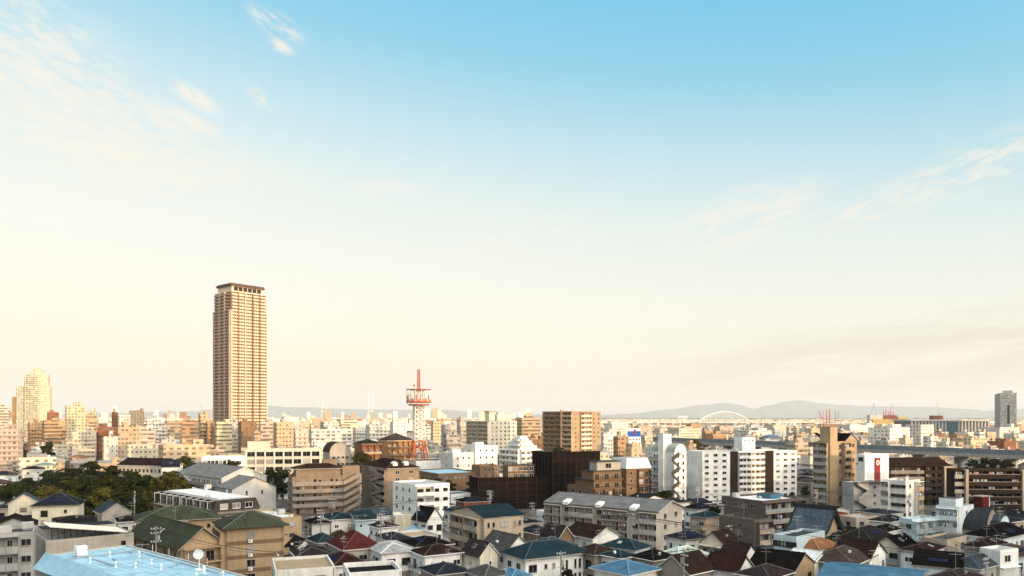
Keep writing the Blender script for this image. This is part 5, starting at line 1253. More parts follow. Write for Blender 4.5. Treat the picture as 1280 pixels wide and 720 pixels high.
# ------------------------------------------------------------------ plain city blocks: one object each
FC = dict(cream=(.55, .48, .37), offwhite=(.56, .52, .46), white=(.62, .59, .54), tan=(.46, .34, .22), orange=(.42, .26, .14), yellow=(.56, .46, .30), pink=(.52, .41, .34), rust=(.26, .09, .045),
          brown=(.22, .13, .07), grey=(.38, .35, .32), beige=(.46, .37, .28))
CN = dict(cream='cream', offwhite='off-white', white='white', tan='tan', orange='orange', yellow='yellow', pink='pinkish', rust='rust red', brown='brown', grey='grey', beige='beige')
BLOCKS = []
def block(pl, pr, yt, D, color, a=30, kind='apartment_building', depth=None, roof='flat', occ=True, seedk=0):
    k = F/D; r = random.Random(int(pl*7+pr*13+D)); z = max(3.2, zat(yt, D)); A = radians(a)
    x0, x1 = (pl-640)/k, (pr-640)/k
    vis = x1-x0; ang = cos(A)
    w = vis*.72/max(.4, ang) if depth is None else vis/ang; d = vis*.36/max(.35, sin(A)+.25) if depth is None else depth
    w = max(4, min(w, 90)); d = max(5, min(d, 60))
    off = d*sin(A)*.9 if depth is None else 0
    X, Y = x0+min(off, vis*.35), D
    b = MB(); b.box(0, w, 0, d, 0, z, 0, 1)
    if roof == 'flat':
        b.box(0, w, 0, .3, z+.004, z+.8); b.box(0, .3, .304, d, z+.004, z+.8)
        if z > 9 and r.random() < .8:
            pw, pd = r.uniform(.2, .45)*w, r.uniform(.25, .5)*d; px_, py_2 = r.uniform(.5, w-pw-.4), r.uniform(.5, max(.6, d-pd-.4)); b.box(px_, px_+pw, py_2, py_2+pd, z+.006, z+r.uniform(2.2, 4.5), 0, 1)
        for i in range(r.randint(0, 3)):
            q, s = r.uniform(.5, w-2), r.uniform(.5, max(.6, d-2)); b.box(q, q+1.3, s, s+1.1, z+.008, z+r.uniform(.8, 1.8))
        if z > 12 and r.random() < .22: q, s = r.uniform(1, w-1), r.uniform(1, d-1); b.beam((q, s, z), (q, s, z+r.uniform(5, 10)), .22, 4, 0, .12)
        if z > 9 and r.random() < .3:
            q, s = r.uniform(1.5, max(1.6, w-2.5)), r.uniform(1.5, max(1.6, d-2.5)); b.box(q-1, q+1, s-1, s+1, z+2.2, z+4.2); [b.beam((q+i, s+j, z), (q+i, s+j, z+2.2), .12, 4) for i in (-.8, .8) for j in (-.8, .8)]
        if r.random() < .5 and z > 6:
            for f in range(1, int(z/3)): b.box(.2, w-.2, -1.0, -.006, f*3-.1, f*3+1.0)
    elif roof == 'gable':
        rh = min(w, d)*.28
        if w > d: b.prism([(-.4, z-.15), (-.4, z+.05), (d/2, z+rh+.2), (d+.4, z+.05), (d+.4, z-.15), (d/2, z+rh)], 'x', -.4, w+.4, 1); b.prism([(0, z), (d/2, z+rh-.05), (d, z)], 'x', .02, w-.02)
        else: b.prism([(-.4, z-.15), (-.4, z+.05), (w/2, z+rh+.2), (w+.4, z+.05), (w+.4, z-.15), (w/2, z+rh)], 'y', -.4, d+.4, 1); b.prism([(0, z), (w/2, z+rh-.05), (w, z)], 'y', .02, d-.02)
    else:
        rh = min(w, d)*.26; o_ = .5; i = min(w, d)/2
        c = [(-o_, -o_), (w+o_, -o_), (w+o_, d+o_), (-o_, d+o_)]
        p, q = ((i, d/2), (w-i, d/2)) if w > d else ((w/2, i), (w/2, d-i))
        P0, P1 = (*p, z+rh), (*q, z+rh); V = [(x, y, z+.02) for x, y in c]
        for f in ([[V[0], V[1], P1, P0], [V[1], V[2], P1], [V[2], V[3], P0, P1], [V[3], V[0], P0]] if w > d else [[V[0], V[1], P0], [V[1], V[2], P1, P0], [V[2], V[3], P1], [V[3], V[0], P0, P1]]): b.face(f, 1)
        b.face([(x, y, z-.1) for x, y in c][::-1], 0)
        for i2 in range(4): j2 = (i2+1) % 4; b.face([(*c[i2], z-.1), (*c[j2], z-.1), V[j2], V[i2]], 1)
    o = b.build(kind, [FARWALL, FARROOF], None, (X, Y, 0), A)
    c = FC[color]; t = r.uniform(.88, 1.08); o.color = (c[0]*t, c[1]*t, c[2]*t, 1)
    fl = max(1, round(z/3)); BLOCKS.append((o, color, kind, fl, roof, (pl+pr)/2, yt, D, vis, z))
    if occ: OCC.update(cells(X, Y, cos(A), sin(A), w, d, 1))
    COVER.append((pl, pr, yt+(z*k)*.28, D))
    return o
TWN = 'town_house'; COM = 'commercial_building'  # TWN: ordinary houses under a second name; COM: any further houses and blocks
APT, OFF, HSE, WHS = 'apartment_building', 'office_building', 'house', 'warehouse'
for t in [(-4, 9, 509, 800, 'cream', APT), (-6, 22, 537, 440, 'pink', APT), (32, 48, 529, 640, 'orange', APT), (49, 74, 527, 610, 'orange', APT), (57, 69, 516, 900, 'rust', APT), (77, 101, 508, 780, 'yellow', APT), (98, 118, 514, 860, 'cream', APT), (104, 120, 520, 740, 'tan', APT),
    (84, 118, 541, 560, 'cream', OFF), (117, 143, 535, 570, 'rust', APT), (138, 145, 516, 900, 'rust', OFF), (145, 160, 519, 800, 'offwhite', OFF), (158, 178, 514, 880, 'tan', OFF), (124, 142, 547, 470, 'offwhite', APT), (142, 166, 533, 520, 'tan', APT), (163, 192, 539, 530, 'pink', APT), (177, 202, 531, 600, 'offwhite', APT),
    (196, 217, 551, 480, 'grey', OFF), (203, 225, 527, 650, 'tan', APT), (222, 247, 527, 575, 'orange', APT), (246, 257, 518, 600, 'tan', APT), (255, 268, 528, 590, 'orange', APT), (266, 286, 528, 585, 'yellow', APT), (285, 297, 529, 600, 'grey', APT), (296, 316, 529, 570, 'brown', APT), (314, 324, 541, 540, 'tan', APT), (321, 341, 528, 600, 'pink', APT),
    (340, 364, 529, 560, 'tan', APT), (365, 386, 537, 520, 'pink', APT), (376, 440, 538, 610, 'white', WHS), (440, 458, 536, 640, 'white', OFF), (455, 487, 532, 620, 'offwhite', OFF), (190, 252, 558, 430, 'tan', APT), (149, 197, 557, 455, 'cream', APT), (399, 422, 528, 760, 'offwhite', OFF), (420, 445, 525, 840, 'cream', OFF), (487, 508, 528, 700, 'white', OFF),
    (538, 554, 528, 700, 'yellow', OFF), (551, 574, 532, 640, 'grey', OFF), (571, 585, 527, 620, 'grey', APT), (553, 576, 545, 480, 'grey', OFF), (645, 679, 523, 660, 'tan', APT), (750, 773, 542, 570, 'white', APT), (768, 786, 547, 520, 'orange', APT), (784, 800, 556, 480, 'tan', APT), (803, 818, 545, 640, 'cream', OFF), (840, 884, 536, 820, 'cream', WHS),
    (886, 912, 543, 820, 'orange', OFF), (926, 974, 539, 920, 'white', WHS), (988, 1016, 552, 470, 'beige', APT), (1055, 1092, 532, 1000, 'white', WHS), (1096, 1164, 536, 640, 'white', OFF), (1140, 1186, 532, 700, 'offwhite', OFF), (1205, 1247, 549, 610, 'yellow', APT), (1222, 1235, 541, 640, 'white', OFF), (1244, 1292, 553, 570, 'rust', APT), (1238, 1292, 535, 1000, 'white', WHS),
    (960, 990, 532, 1100, 'cream', WHS), (1010, 1030, 536, 980, 'tan', OFF), (1160, 1172, 551, 560, 'white', OFF), (1100, 1140, 552, 520, 'grey', APT), (856, 872, 556, 520, 'tan', HSE), (718, 742, 524, 900, 'cream', OFF), (757, 790, 530, 900, 'offwhite', OFF), (615, 640, 519, 1000, 'offwhite', OFF), (350, 372, 522, 900, 'white', OFF), (386, 398, 531, 700, 'tan', OFF)]:
    block(*t[:5], kind=t[5], a=18+((hash_(str(t)) % 30)), roof='flat')

# ------------------------------------------------------------------ fill: streets of ordinary houses and blocks
def covered(pl, pr, yt, D):
    for a, b, vb, d in COVER:
        if D < d-3 and pr > a and pl < b and yt < vb-1.5: return True
    return False
RNG = random.Random(11)
def fill_near():
    A = radians(31); ca, sa = cos(A), sin(A); n = 0
    roofs = ['black', 'charcoal', 'navy', 'brown', 'purple', 'slate', 'charcoal', 'grey', 'bluegrey', 'taupe', 'maroon', 'charcoal', 'black', 'brown']
    spots = []
    for i in range(-40, 60):
        for j in range(-10, 60):
            u, v = i*11.0+(j % 3)*.5+(i//4)*3.2, j*11.5+(j//2)*4.2
            spots.append((u*ca-v*sa, u*sa+v*ca))
    spots.sort(key=lambda s: s[1])
    for X, Y in spots:
        if not 118 < Y < 400: continue
        X += RNG.uniform(-.8, .8); px = 640+F*X/Y
        if not -45 < px < 1320: continue
        w, d = RNG.uniform(7, 10), RNG.uniform(7.5, 10.5); a = A+radians(RNG.choice((0, 0, 0, 4, -5)))
        cs = cells(X, Y, cos(a), sin(a), w, d, .3)
        if cs & OCC: continue
        if in_park(X, Y): continue
        fl = RNG.choice((2, 2, 2, 2, 3)); fh = 2.8; z = fl*fh+.4; rh = RNG.uniform(1.5, 2.2)
        k = F/Y; yt = HY+(H-z-rh*.7)*k; pl, pr = px-d*.45*k, px+w*.85*k
        if covered(pl, pr, yt, Y):
            fl, z, rh = 1, 3.3, 1.4; yt = HY+(H-z-rh*.7)*k
            if covered(pl, pr, yt, Y): continue
        roof = RNG.choice(('hip', 'hip', 'hip', 'gable_x', 'gable_y', 'flat')); rc = RNG.choice(roofs); wc = RNG.choice(('white', 'offwhite', 'cream', 'beige', 'palegrey', 'grey', 'taupe', 'bluewhite', 'pink'))
        if roof == 'flat': rc = RNG.choice(('lightgrey', 'tan', 'white', 'bluegrey'))
        RN = {'hip': 'hip', 'gable_x': 'gabled', 'gable_y': 'gabled', 'flat': 'flat'}[roof]
        cname = {'purple': 'mauve', 'bluegrey': 'blue grey', 'lightgrey': 'light grey'}.get(rc, rc); wn = {'offwhite': 'off-white', 'palegrey': 'pale grey', 'bluewhite': 'bluish white'}.get(wc, wc)
        hb = B('x%d' % n, 0, px, 0, HY+(H-z)*k, fl, math.degrees(a), D=Y, wr=w, wl=d, wall=wc, roof=roof, rm=rc+(':flat' if roof == 'flat' else RNG.choice((':tile', ':tile', ':metal'))), rh=rh, vb=yt+2, group='houses in the near streets', extra=.4)
        hb.extras()
        if Y < 250: hb.auto(1.0, .2)
        else: hb.auto(.7, 0)
        LAND.pop()
        FILL.append((hb.root, f'{wn} {["", "single", "two", "three"][fl]} storey house with {cname} {RN} roof', px, yt, Y)); n += 1
    return n
FILL = []
def in_park(X, Y):
    px = 640+F*X/Y
    return 8 < px < 222 and 225 < Y < 345 and X > -210
def fill_mid():
    n = 0; A = radians(30); ca, sa = cos(A), sin(A)
    sp = []
    for i in range(-100, 160):
        for j in range(-10, 135):
            u, v = i*11.0+(i//4)*4.0, j*11.5+(j//3)*4.5
            X, Y = u*ca-v*sa, u*sa+v*ca
            if 345 < Y < 760: sp.append((X+RNG.uniform(-2, 2), Y+RNG.uniform(-2, 2)))
    sp.sort(key=lambda s: s[1])
    for X, Y in sp:
        px = 640+F*X/Y
        if not -20 < px < 1300: continue
        house = RNG.random() < (.72 if Y < 480 else .45)
        w = RNG.uniform(7, 11) if house else RNG.uniform(9, 18); k = F/Y
        cs = cells(X, Y, ca, sa, w*.9, w*.8, .6)
        if cs & OCC: continue
        z = RNG.choice((6, 6.3, 6.6, 9)) if house else RNG.choice((7, 9, 9, 12, 12, 15, 18))
        yt = HY+(H-z-1.5)*k; pl, pr = px-w*.35*k, px+w*.9*k
        if px < 600 and z > 12: z = 12; yt = HY+(H-z-1.5)*k
        if covered(pl, pr, yt, Y):
            z = 5.8; yt = HY+(H-z-1.5)*k; house = True
            if covered(pl, pr, yt, Y): continue
        if not house and n_kind(APT) > 200: house = True; w = 9
        kind = (HSE if n_kind(HSE) < 215 else TWN if n_kind(TWN) < 285 else COM) if house else RNG.choice((APT, OFF, APT))
        block(pl, pr, HY+(H-z)*k, Y, RNG.choice(('white', 'offwhite', 'cream', 'cream', 'beige', 'pink', 'tan', 'grey', 'orange', 'brown', 'white')), a=30+RNG.choice((0, 0, 5, -8)), kind=kind, roof=RNG.choice(('hip', 'gable', 'hip', 'flat')) if house else 'flat'); n += 1
    return n
def n_kind(k): return sum(1 for b in BLOCKS if b[2] == k)+(len(FILL) if k == 'house' else 0)
def fill_far():
    n = 0
    tries = [(RNG.uniform(-10, 1290), 740*(2600/740)**(RNG.random()**.9)) for _ in range(4200)]
    tries.sort(key=lambda t: t[1])
    for px, D in tries:
        if n > 560: break
        k = F/D; z = RNG.choice((6, 6, 7, 9, 9, 12, 12, 15, 15, 18, 21, 24))*RNG.uniform(.9, 1.1)
        if RNG.random() < .02: z = RNG.uniform(34, 42)
        if px > 690 and z > 26: z = RNG.uniform(10, 24)
        w = RNG.uniform(10, 28)*(1 if D < 1400 else 1.4); pl, pr = px-w*.45*k, px+w*.55*k; X, Y = Pd(px, D)
        cs = cells(X-w*.4, Y, 1, 0, w*.8, w*.6, 1)
        if cs & OCC: continue
        if covered(pl, pr, HY+(H-z)*k, D): z = 6
        if covered(pl, pr, HY+(H-z)*k, D): continue
        if any(pl < b+1 and pr > a-1 and yt0 < HY+6 and (HY+(H-z)*k) < 522 for a, b, yt0 in ((735, 1010, 516), (1082, 1135, 516), (1140, 1280, 522), (395, 470, 500))): z = 10
        kind = RNG.choice((OFF, APT, OFF, WHS)); z = z if kind != WHS else min(z, 12)
        if n_kind(kind) > 240: kind = OFF if n_kind(OFF) < 270 else COM if n_kind(COM) < 285 else WHS if z < 13 else TWN
        block(pl, pr, HY+(H-z)*k, D, RNG.choice(('cream', 'offwhite', 'white', 'yellow', 'tan', 'beige', 'pink', 'orange', 'white', 'cream', 'grey')), a=RNG.choice((20, 30, 40, 10)), kind=kind, roof='flat'); n += 1
    return n
nn, nm, nf = fill_near(), fill_mid(), fill_far()
print('FILL', nn, nm, nf)
def distant_city():
    b = MB(); r = random.Random(8)
    for _ in range(6500):
        D = 1900*(7600/1900)**r.random(); X = r.uniform(-.74, .74)*D; w, d = r.uniform(8, 42), r.uniform(10, 26)
        z = r.choice((7, 9, 12, 15, 18, 22, 26))*r.uniform(.8, 1.2)
        px = 640+F*X/D
        if px < 660 and r.random() < .04 and D > 3000: z = r.uniform(40, 80); w = r.uniform(15, 30)
        if px > 690: z = min(z, 16)
        if px > 680 and px < 1015 and D < 2500: z = min(z, 9)
        b.box(X, X+w, D, D+d, 0, z, r.choice((0, 0, 1, 1, 2, 3, 4)), bottom=False)
    mats = [plain('far_cream', (.66, .58, .44), .85, 0, .1, .02), plain('far_white', (.72, .69, .62), .85, 0, .1, .02), plain('far_tan', (.5, .36, .22), .85, 0, .1, .02), plain('far_grey', (.38, .36, .33), .85, 0, .1, .02), plain('far_rust', (.32, .17, .1), .85, 0, .1, .02)]
    tag(b.build('distant_city', mats), kind='stuff')
distant_city()

# labels of the plain blocks: by look, then by the nearest landmark
def relation(px, yt, D, lands):
    best = None
    for lx, ly, ld, s in lands:
        c = abs(lx-px)+abs(math.log(ld/D))*80
        if best is None or c < best[0]: best = (c, lx, ld, s)
    _, lx, ld, s = best
    dx = px-lx
    if ld < D*.93 and abs(dx) < 28: rel = 'behind'
    elif ld > D*1.07 and abs(dx) < 28: rel = 'in front of'
    else: rel = 'right of' if dx > 0 else 'left of'
    return f'{rel} the {s}'
CUTS = (' with ', ' carrying ', ' at ', ' beyond ', ' beside ', ' behind ', ' before ', ' below ', ' under ', ' near ', ' between ', ' wrapped ')
def prefixes(t):
    ps = sorted({t[:t.index(c)] for c in CUTS if c in t} | {t}, key=len)
    return [p for p in ps if len(p.split()) >= 3]
PCNT = {}
for t in {l[3] for l in LAND}:
    for p in prefixes(t): PCNT[p] = PCNT.get(p, 0)+1
lands = []
for l in LAND:
    ok = [p for p in prefixes(l[3]) if PCNT[p] == 1]
    if ok and len(ok[0].split()) <= 6: lands.append((l[0], l[1], l[2], ok[0]))
ORD = ['first', 'second', 'third', 'fourth', 'fifth', 'sixth', 'seventh', 'eighth', 'ninth', 'tenth', 'eleventh', 'twelfth', 'thirteenth', 'fourteenth', 'fifteenth', 'sixteenth', 'seventeenth', 'eighteenth', 'nineteenth', 'twentieth']
def finish_labels(items):
    """items: (obj, look, px, yt, D, category, group)"""
    groups = {}
    for it in items: groups.setdefault(it[1]+' '+relation(it[2], it[3], it[4], lands), []).append(it)
    for lab, its in groups.items():
        its.sort(key=lambda q: q[2])
        for i, it in enumerate(its):
            l = lab if len(its) == 1 else lab+', %s from left' % ORD[min(i, 19)]
            ws_ = l.split()
            if len(ws_) > 16: l = l.replace('hip roofed ', '').replace(' from left', ''); ws_ = l.split()
            if len(ws_) > 16 and 'storey' in ws_: q = ws_.index('storey'); ws_ = ws_[:q-1]+ws_[q+1:]
            l = ' '.join(ws_)
            tag(it[0], ' '.join(ws_[:16]) if len(ws_) > 16 else l, it[5], it[6])
NUM = ['', 'one', 'two', 'three', 'four', 'five', 'six', 'seven', 'eight', 'nine', 'ten', 'eleven', 'twelve', 'thirteen', 'fourteen', 'fifteen', 'sixteen']
items = []
for o, color, kind, fl, roof, px, yt, D, vis, z in BLOCKS:
    size = 'narrow' if vis < z*.7 else 'wide' if vis > z*2 else ''
    kn = {APT: 'apartment block', OFF: 'office block', HSE: 'house', WHS: 'warehouse', TWN: 'town house', COM: 'commercial block'}[kind]
    st = f'{NUM[min(fl, 16)]} storey' if fl <= 16 else 'tall'
    look = ' '.join(x for x in (size, CN[color], st, {'hip': 'hip roofed', 'gable': 'gabled', 'flat': ''}[roof], kn) if x)
    items.append((o, look, px, yt, D, kn, {APT: 'apartment blocks across the city', OFF: 'office blocks across the city', HSE: 'houses in the middle streets', TWN: 'town houses in the middle streets', COM: 'plain blocks across the city', WHS: 'warehouses across the city'}[kind]))
for o, look, px, yt, D in FILL: items.append((o, look, px, yt, D, 'house', 'houses in the near streets'))
def short_rel():
    pass
finish_labels(items)
# ------------------------------------------------------------------ trees
def leaf_mat(name, c):
    t = NT(name); g = t.n('ShaderNodeTexCoord').outputs['Object']; oi = t.n('ShaderNodeObjectInfo')
    col = t.mix(t.mr(t.noise(g, .5, 3), .35, .65, 0, 1), mul(c, .6), mul(c, 1.35)); col = t.mix(t.mr(t.noise(g, 4, 2), .4, .7, 0, .5), col, (c[0]*1.7, c[1]*1.3, c[2]*.8, 1))
    t.base(t.mix(1.0, col, t.mr(oi.outputs['Random'], 0, 1, .7, 1.3), 'MULTIPLY')); t.b.inputs['Roughness'].default_value = .65
    return t.m
LEAF = [leaf_mat('pine_needles', (.016, .022, .008)), leaf_mat('broad_leaves', (.044, .042, .011)), leaf_mat('dark_leaves', (.019, .025, .008))]
BARK = plain('bark', (.07, .05, .035), .95)
def tree_proto(name, h, rad, pine, seed, mat):
    r = random.Random(seed); tk = MB(); cr = MB()
    pts = [Vector((0, 0, 0))]
    for i in range(4): pts.append(pts[-1]+Vector((r.uniform(-.3, .3), r.uniform(-.3, .3), h*.2)))
    for i in range(4): tk.beam(pts[i], pts[i+1], .26*(1-i*.2), 7, 0, .26*(1-(i+1)*.2))
    clumps = []
    for i in range(36 if pine else 38):
        t = r.random(); zz = h*(.42+.58*t) if pine else h*(.28+.70*t)
        prof = (1-.62*t) if pine else sin(pi*min(1, max(.05, .18+.72*t)))
        an = r.uniform(0, 2*pi); rr = rad*prof*sqrt(r.random())*1.0
        c = Vector((rr*cos(an), rr*sin(an), zz)); clumps.append(c)
        if i < 9: tk.beam(pts[2+(i % 2)], c*.9, .09, 5, 0, .03)
    for c in clumps:
        cs = r.uniform(.75, 1.5)*(rad/3.2); fl = .5 if pine else .72
        for j in range(76):
            v = Vector((r.gauss(0, 1), r.gauss(0, 1), r.gauss(0, 1))); v.normalize(); v *= cs*(r.random()**.4)
            p = c+Vector((v.x, v.y, v.z*fl)); s = r.uniform(.16, .36)
            n = (v.normalized()*.7+Vector((r.uniform(-1, 1), r.uniform(-1, 1), r.uniform(-.3, 1)))).normalized(); a = n.orthogonal().normalized()*s; bq = n.cross(a).normalized()*s*r.uniform(.6, 1.2)
            cr.face([p-a-bq, p+a-bq*.6, p+a*.8+bq, p-a*.7+bq])
    root = bpy.data.objects.new(name, None); COL.objects.link(root)
    tk.build('trunk', BARK, root); cr.build('crown', mat, root)
    return root
PROTO = [tree_proto('pine_tree', 12, 4.4, True, 1, LEAF[0]), tree_proto('pine_tree', 12, 3.8, True, 2, LEAF[0]), tree_proto('broadleaf_tree', 10, 4.2, False, 3, LEAF[1]), tree_proto('broadleaf_tree', 10, 3.6, False, 4, LEAF[2]), tree_proto('shrub', 4, 2.4, False, 5, LEAF[2])]
USED = [False]*5
def tree(p, px, yt, D, label, group, rot=0.0, wide=1.0):
    z = zat(yt, D); nat = (12, 12, 10, 10, 4)[p]*1.03; s = z/nat
    o = PROTO[p] if not USED[p] else copy_tree(PROTO[p]); USED[p] = True
    X, Y = Pd(px, D); o.location = (X, Y, 0); o.scale = (s*wide, s*wide, s); o.rotation_euler = (0, 0, rot); tag(o, label, 'tree' if p < 4 else 'shrub', group)
TR = random.Random(21)
PARKX = [(TR.choice((0, 1, 0, 3, 2)), TR.uniform(2, 218), TR.uniform(592, 612), D) for D in (335, 330, 322, 316, 310, 304, 297, 290, 286, 281, 277, 273, 269, 262, 258, 254, 333, 300, 285, 262)]
park = PARKX+[(0, 112, 577, 338), (1, 88, 585, 322), (0, 140, 582, 330), (0, 60, 588, 312), (1, 165, 588, 318), (0, 186, 594, 305), (1, 36, 597, 300), (0, 205, 596, 312), (1, 74, 590, 330), (0, 100, 593, 300), (1, 128, 594, 298), (0, 152, 596, 292), (0, 52, 601, 288), (1, 80, 603, 280), (1, 112, 604, 282), (2, 132, 598, 268), (2, 158, 606, 270), (0, 178, 604, 282), (2, 196, 603, 276),
        (2, 60, 609, 262), (3, 14, 606, 268), (2, 88, 616, 252), (3, 108, 617, 250), (2, 128, 612, 248), (3, 148, 614, 250), (2, 170, 612, 256), (2, 186, 616, 246), (3, 208, 608, 262), (3, 30, 612, 258), (2, 206, 622, 246), (3, 168, 626, 238), (2, 44, 612, 270), (3, 4, 612, 275), (0, 26, 602, 296), (1, 196, 600, 296)]
for i, (p, px, yt, D) in enumerate(park):
    look = ('dark spreading pine', 'dark narrow pine', 'olive broadleaf tree', 'deep green broadleaf tree')[p]
    row = 'back row' if D > 305 else 'middle rows' if D > 272 else 'front rows'
    n = [q for q in park if q[0] == p and (('back row' if q[3] > 305 else 'middle rows' if q[3] > 272 else 'front rows') == row)]
    n.sort(key=lambda q: q[1]); k = n.index((p, px, yt, D))
    tree(p, px, yt, D, f'{look} in the {row} of the park' if len(n) == 1 else f'{look} in the {row} of the park, {ORD[k]} from left', 'park trees', TR.uniform(0, 6), TR.uniform(1.1, 1.45))
for p, px, yt, D, lb_ in ((3, 289, 577, 352, 'round dark tree before the low white school wing'), (3, 340, 588, 318, 'dark tree behind the white gabled end block'), (3, 354, 588, 322, 'bushy tree beside the brown gallery block'), (3, 372, 590, 345, 'dark tree under the long cream school'), (2, 452, 567, 395, 'tree beside the dark brick hip roofed block'), (2, 531, 597, 330, 'olive tree before the brick hall'),
    (3, 548, 599, 328, 'round dark tree before the brick hall'), (3, 562, 601, 322, 'dark tree beside the brick hall entrance'), (3, 592, 599, 322, 'dark tree before the mullioned brick wing'), (3, 606, 600, 312, 'tree against the low netted site'), (2, 868, 552, 560, 'yellowing tree by the expressway'), (3, 1232, 573, 420, 'dark tree below the expressway noise wall'), (3, 1246, 574, 415, 'second dark tree below the expressway noise wall'),
    (3, 1216, 575, 410, 'small dark tree below the expressway'), (3, 1260, 576, 405, 'bushy tree behind the dark brown long block'), (2, 232, 572, 380, 'olive tree beyond the navy roofed hall'), (4, 1052, 668, 186, 'low shrub beside the temple gable'), (4, 896, 634, 238, 'shrub at the foot of the white apartment slab'), (4, 578, 613, 300, 'shrub in the car park beside the white stair house'), (4, 1066, 660, 200, 'shrub before the beige flat house'),
    (3, 22, 555, 520, 'dark tree beside the pinkish block'), (3, 60, 553, 530, 'tree before the orange apartment blocks'), (3, 700, 560, 430, 'tree behind the netted site')):
    tree(p, px, yt, D, lb_, 'street trees', TR.uniform(0, 6), TR.uniform(.9, 1.2))

gp = MB(); gp.face([(-150, 228, .05), (-95, 232, .05), (-128, 348, .05), (-225, 345, .05)])
tag(gp.build('park_grass', plain('park_grass', (.030, .034, .014), .95, 0, .5, .2)), kind='structure')
# small trees and shrubs in whatever garden space the houses leave
GI = []; RT = random.Random(77); tries = 0
while len(GI) < 60 and tries < 5000:
    tries += 1; D = RT.uniform(122, 400); px = RT.uniform(-5, 1290); X, Y = Pd(px, D)
    if cells(X-1.1, Y-1.1, 1, 0, 2.2, 2.2) & OCC or in_park(X, Y): continue
    h = RT.uniform(3.0, 6.5); yt = HY+(H-h)*F/D; wpx = 1.8*F/D
    if any(D < d-2 and px+wpx > a and px-wpx < b and yt < vb-6 for a, b, vb, d in COVER): continue
    p = RT.choice((2, 3, 4, 3)); z = h; s = z/((12, 12, 10, 10, 4)[p]*1.03)
    o = copy_tree(PROTO[p]); o.location = (X, Y, 0); o.scale = (s*1.15, s*1.15, s); o.rotation_euler = (0, 0, RT.uniform(0, 6)); OCC.update(cells(X-1.5, Y-1.5, 1, 0, 3, 3))
    GI.append((o, ('olive', 'olive', 'olive', 'dark green', 'rounded')[p]+(' garden tree' if p < 4 else ' garden shrub'), px, yt, D, 'tree' if p < 4 else 'shrub', 'garden trees'))
finish_labels(GI)

# ------------------------------------------------------------------ utility poles, aerials, cars, sign tower
def pole_proto():
    r = bpy.data.objects.new('utility_pole', None); COL.objects.link(r)
    MB().beam((0, 0, 0), (0, 0, 12.5), .17, 8, 0, .11).build('shaft', POLE, r)
    for z in (12.0, 11.2, 9.6):
        b = MB(); b.box(-.95, .95, -.16, -.06, z-.05, z+.05); o = b.build('crossarm', GALV, r)
        q = MB()
        for x in (-.85, -.35, .35, .85): q.beam((x, -.11, z+.05), (x, -.11, z+.28), .06, 6)
        q.build('insulators', WHITE, o)
    b = MB(); b.beam((.45, 0, 9.9), (.45, 0, 10.8), .27, 10); b.build('transformer', WM('grey'), r)
    return r
PP = pole_proto(); pol = [(911, 655, 178, 'beside the cream house with long balcony'), (964, 660, 168, 'before the lower brown tiled block'), (1128, 657, 172, 'beside the cream black roofed house'), (1155, 648, 182, 'before the light blue terrace block'), (168, 613, 215, 'at the corner of the park'), (665, 627, 218, 'before the low netted site'), (612, 612, 245, 'above the brick red house'), (701, 688, 140, 'before the large blue roofed house'), (476, 640, 175, 'behind the light grey hip roof'), (401, 635, 190, 'below the brown gallery block'), (415, 622, 215, 'rising before the gallery block stairs'), (1232, 695, 140, 'beside the louvered house'), (195, 657, 150, 'beside the striped awning'), (346, 690, 140, 'beside the tan banded house'), (735, 640, 205, 'before the long grey block'), (1016, 636, 226, 'beside the temple roof'), (872, 608, 262, 'tall, left of the white apartment slab'), (521, 625, 212, 'before the white stair house')]
POS = []
for i, (px, yt, D, where) in enumerate(pol):
    o = PP if i == 0 else copy_tree(PP); X, Y = Pd(px, D); z = zat(yt, D); o.location = (X, Y, min(0, z-12.6)); 
    s = max(1, z/12.6); o.scale = (1, 1, s); o.rotation_euler = (0, 0, TR.choice((.5, .55, 2.1)))
    tag(o, f'utility pole {where}', 'utility pole', 'utility poles'); POS.append(Vector((X, Y, min(z, 12.2*s))))
# sagging cables between neighbouring poles
def cable(p, q, label):
    b = MB(); 
    for k in range(3):
        off = Vector((.3*(k-1), 0, -.5*(k == 1))); prev = None
        for i in range(13):
            t = i/12; v = p.lerp(q, t)+off; v.z -= 4*.9*t*(1-t)
            if prev is not None: b.beam(prev, v, .028, 4, 0, cap=False)
            prev = v
    tag(b.build('power_line', DARKSTEEL), label, 'power line', 'power lines')
NP = []; tries = 0; PI_ = []
while len(NP) < 16 and tries < 6000:
    tries += 1; D = RT.uniform(128, 320); px = RT.uniform(10, 1275); X, Y = Pd(px, D)
    if cells(X-.6, Y-.6, 1, 0, 1.2, 1.2) & OCC or in_park(X, Y): continue
    if any((Vector((X, Y, 0))-Vector((p.x, p.y, 0))).length < 17 for p in POS): continue
    o = copy_tree(PP); z = RT.uniform(10.5, 12.6); o.location = (X, Y, z-12.6); o.rotation_euler = (0, 0, TR.choice((.52, 2.1))); o.scale = (1, 1, 1)
    POS.append(Vector((X, Y, z-.4))); NP.append(o); PI_.append((o, 'utility pole', px, HY+(H-z)*F/D, D, 'utility pole', 'utility poles'))
finish_labels(PI_)
pairs = []
for i in range(len(POS)):
    best = sorted((j for j in range(len(POS)) if j != i), key=lambda j: (POS[i]-POS[j]).length)[:2]
    for j in best:
        if (POS[i]-POS[j]).length < 55 and (min(i, j), max(i, j)) not in pairs: pairs.append((min(i, j), max(i, j)))
lab_n = {}
for i, j in pairs:
    q = POS[i].lerp(POS[j], .5); px = 640+F*q.x/q.y; w = relation(px, 0, q.y, lands); lab_n.setdefault(w, []).append((i, j, px))
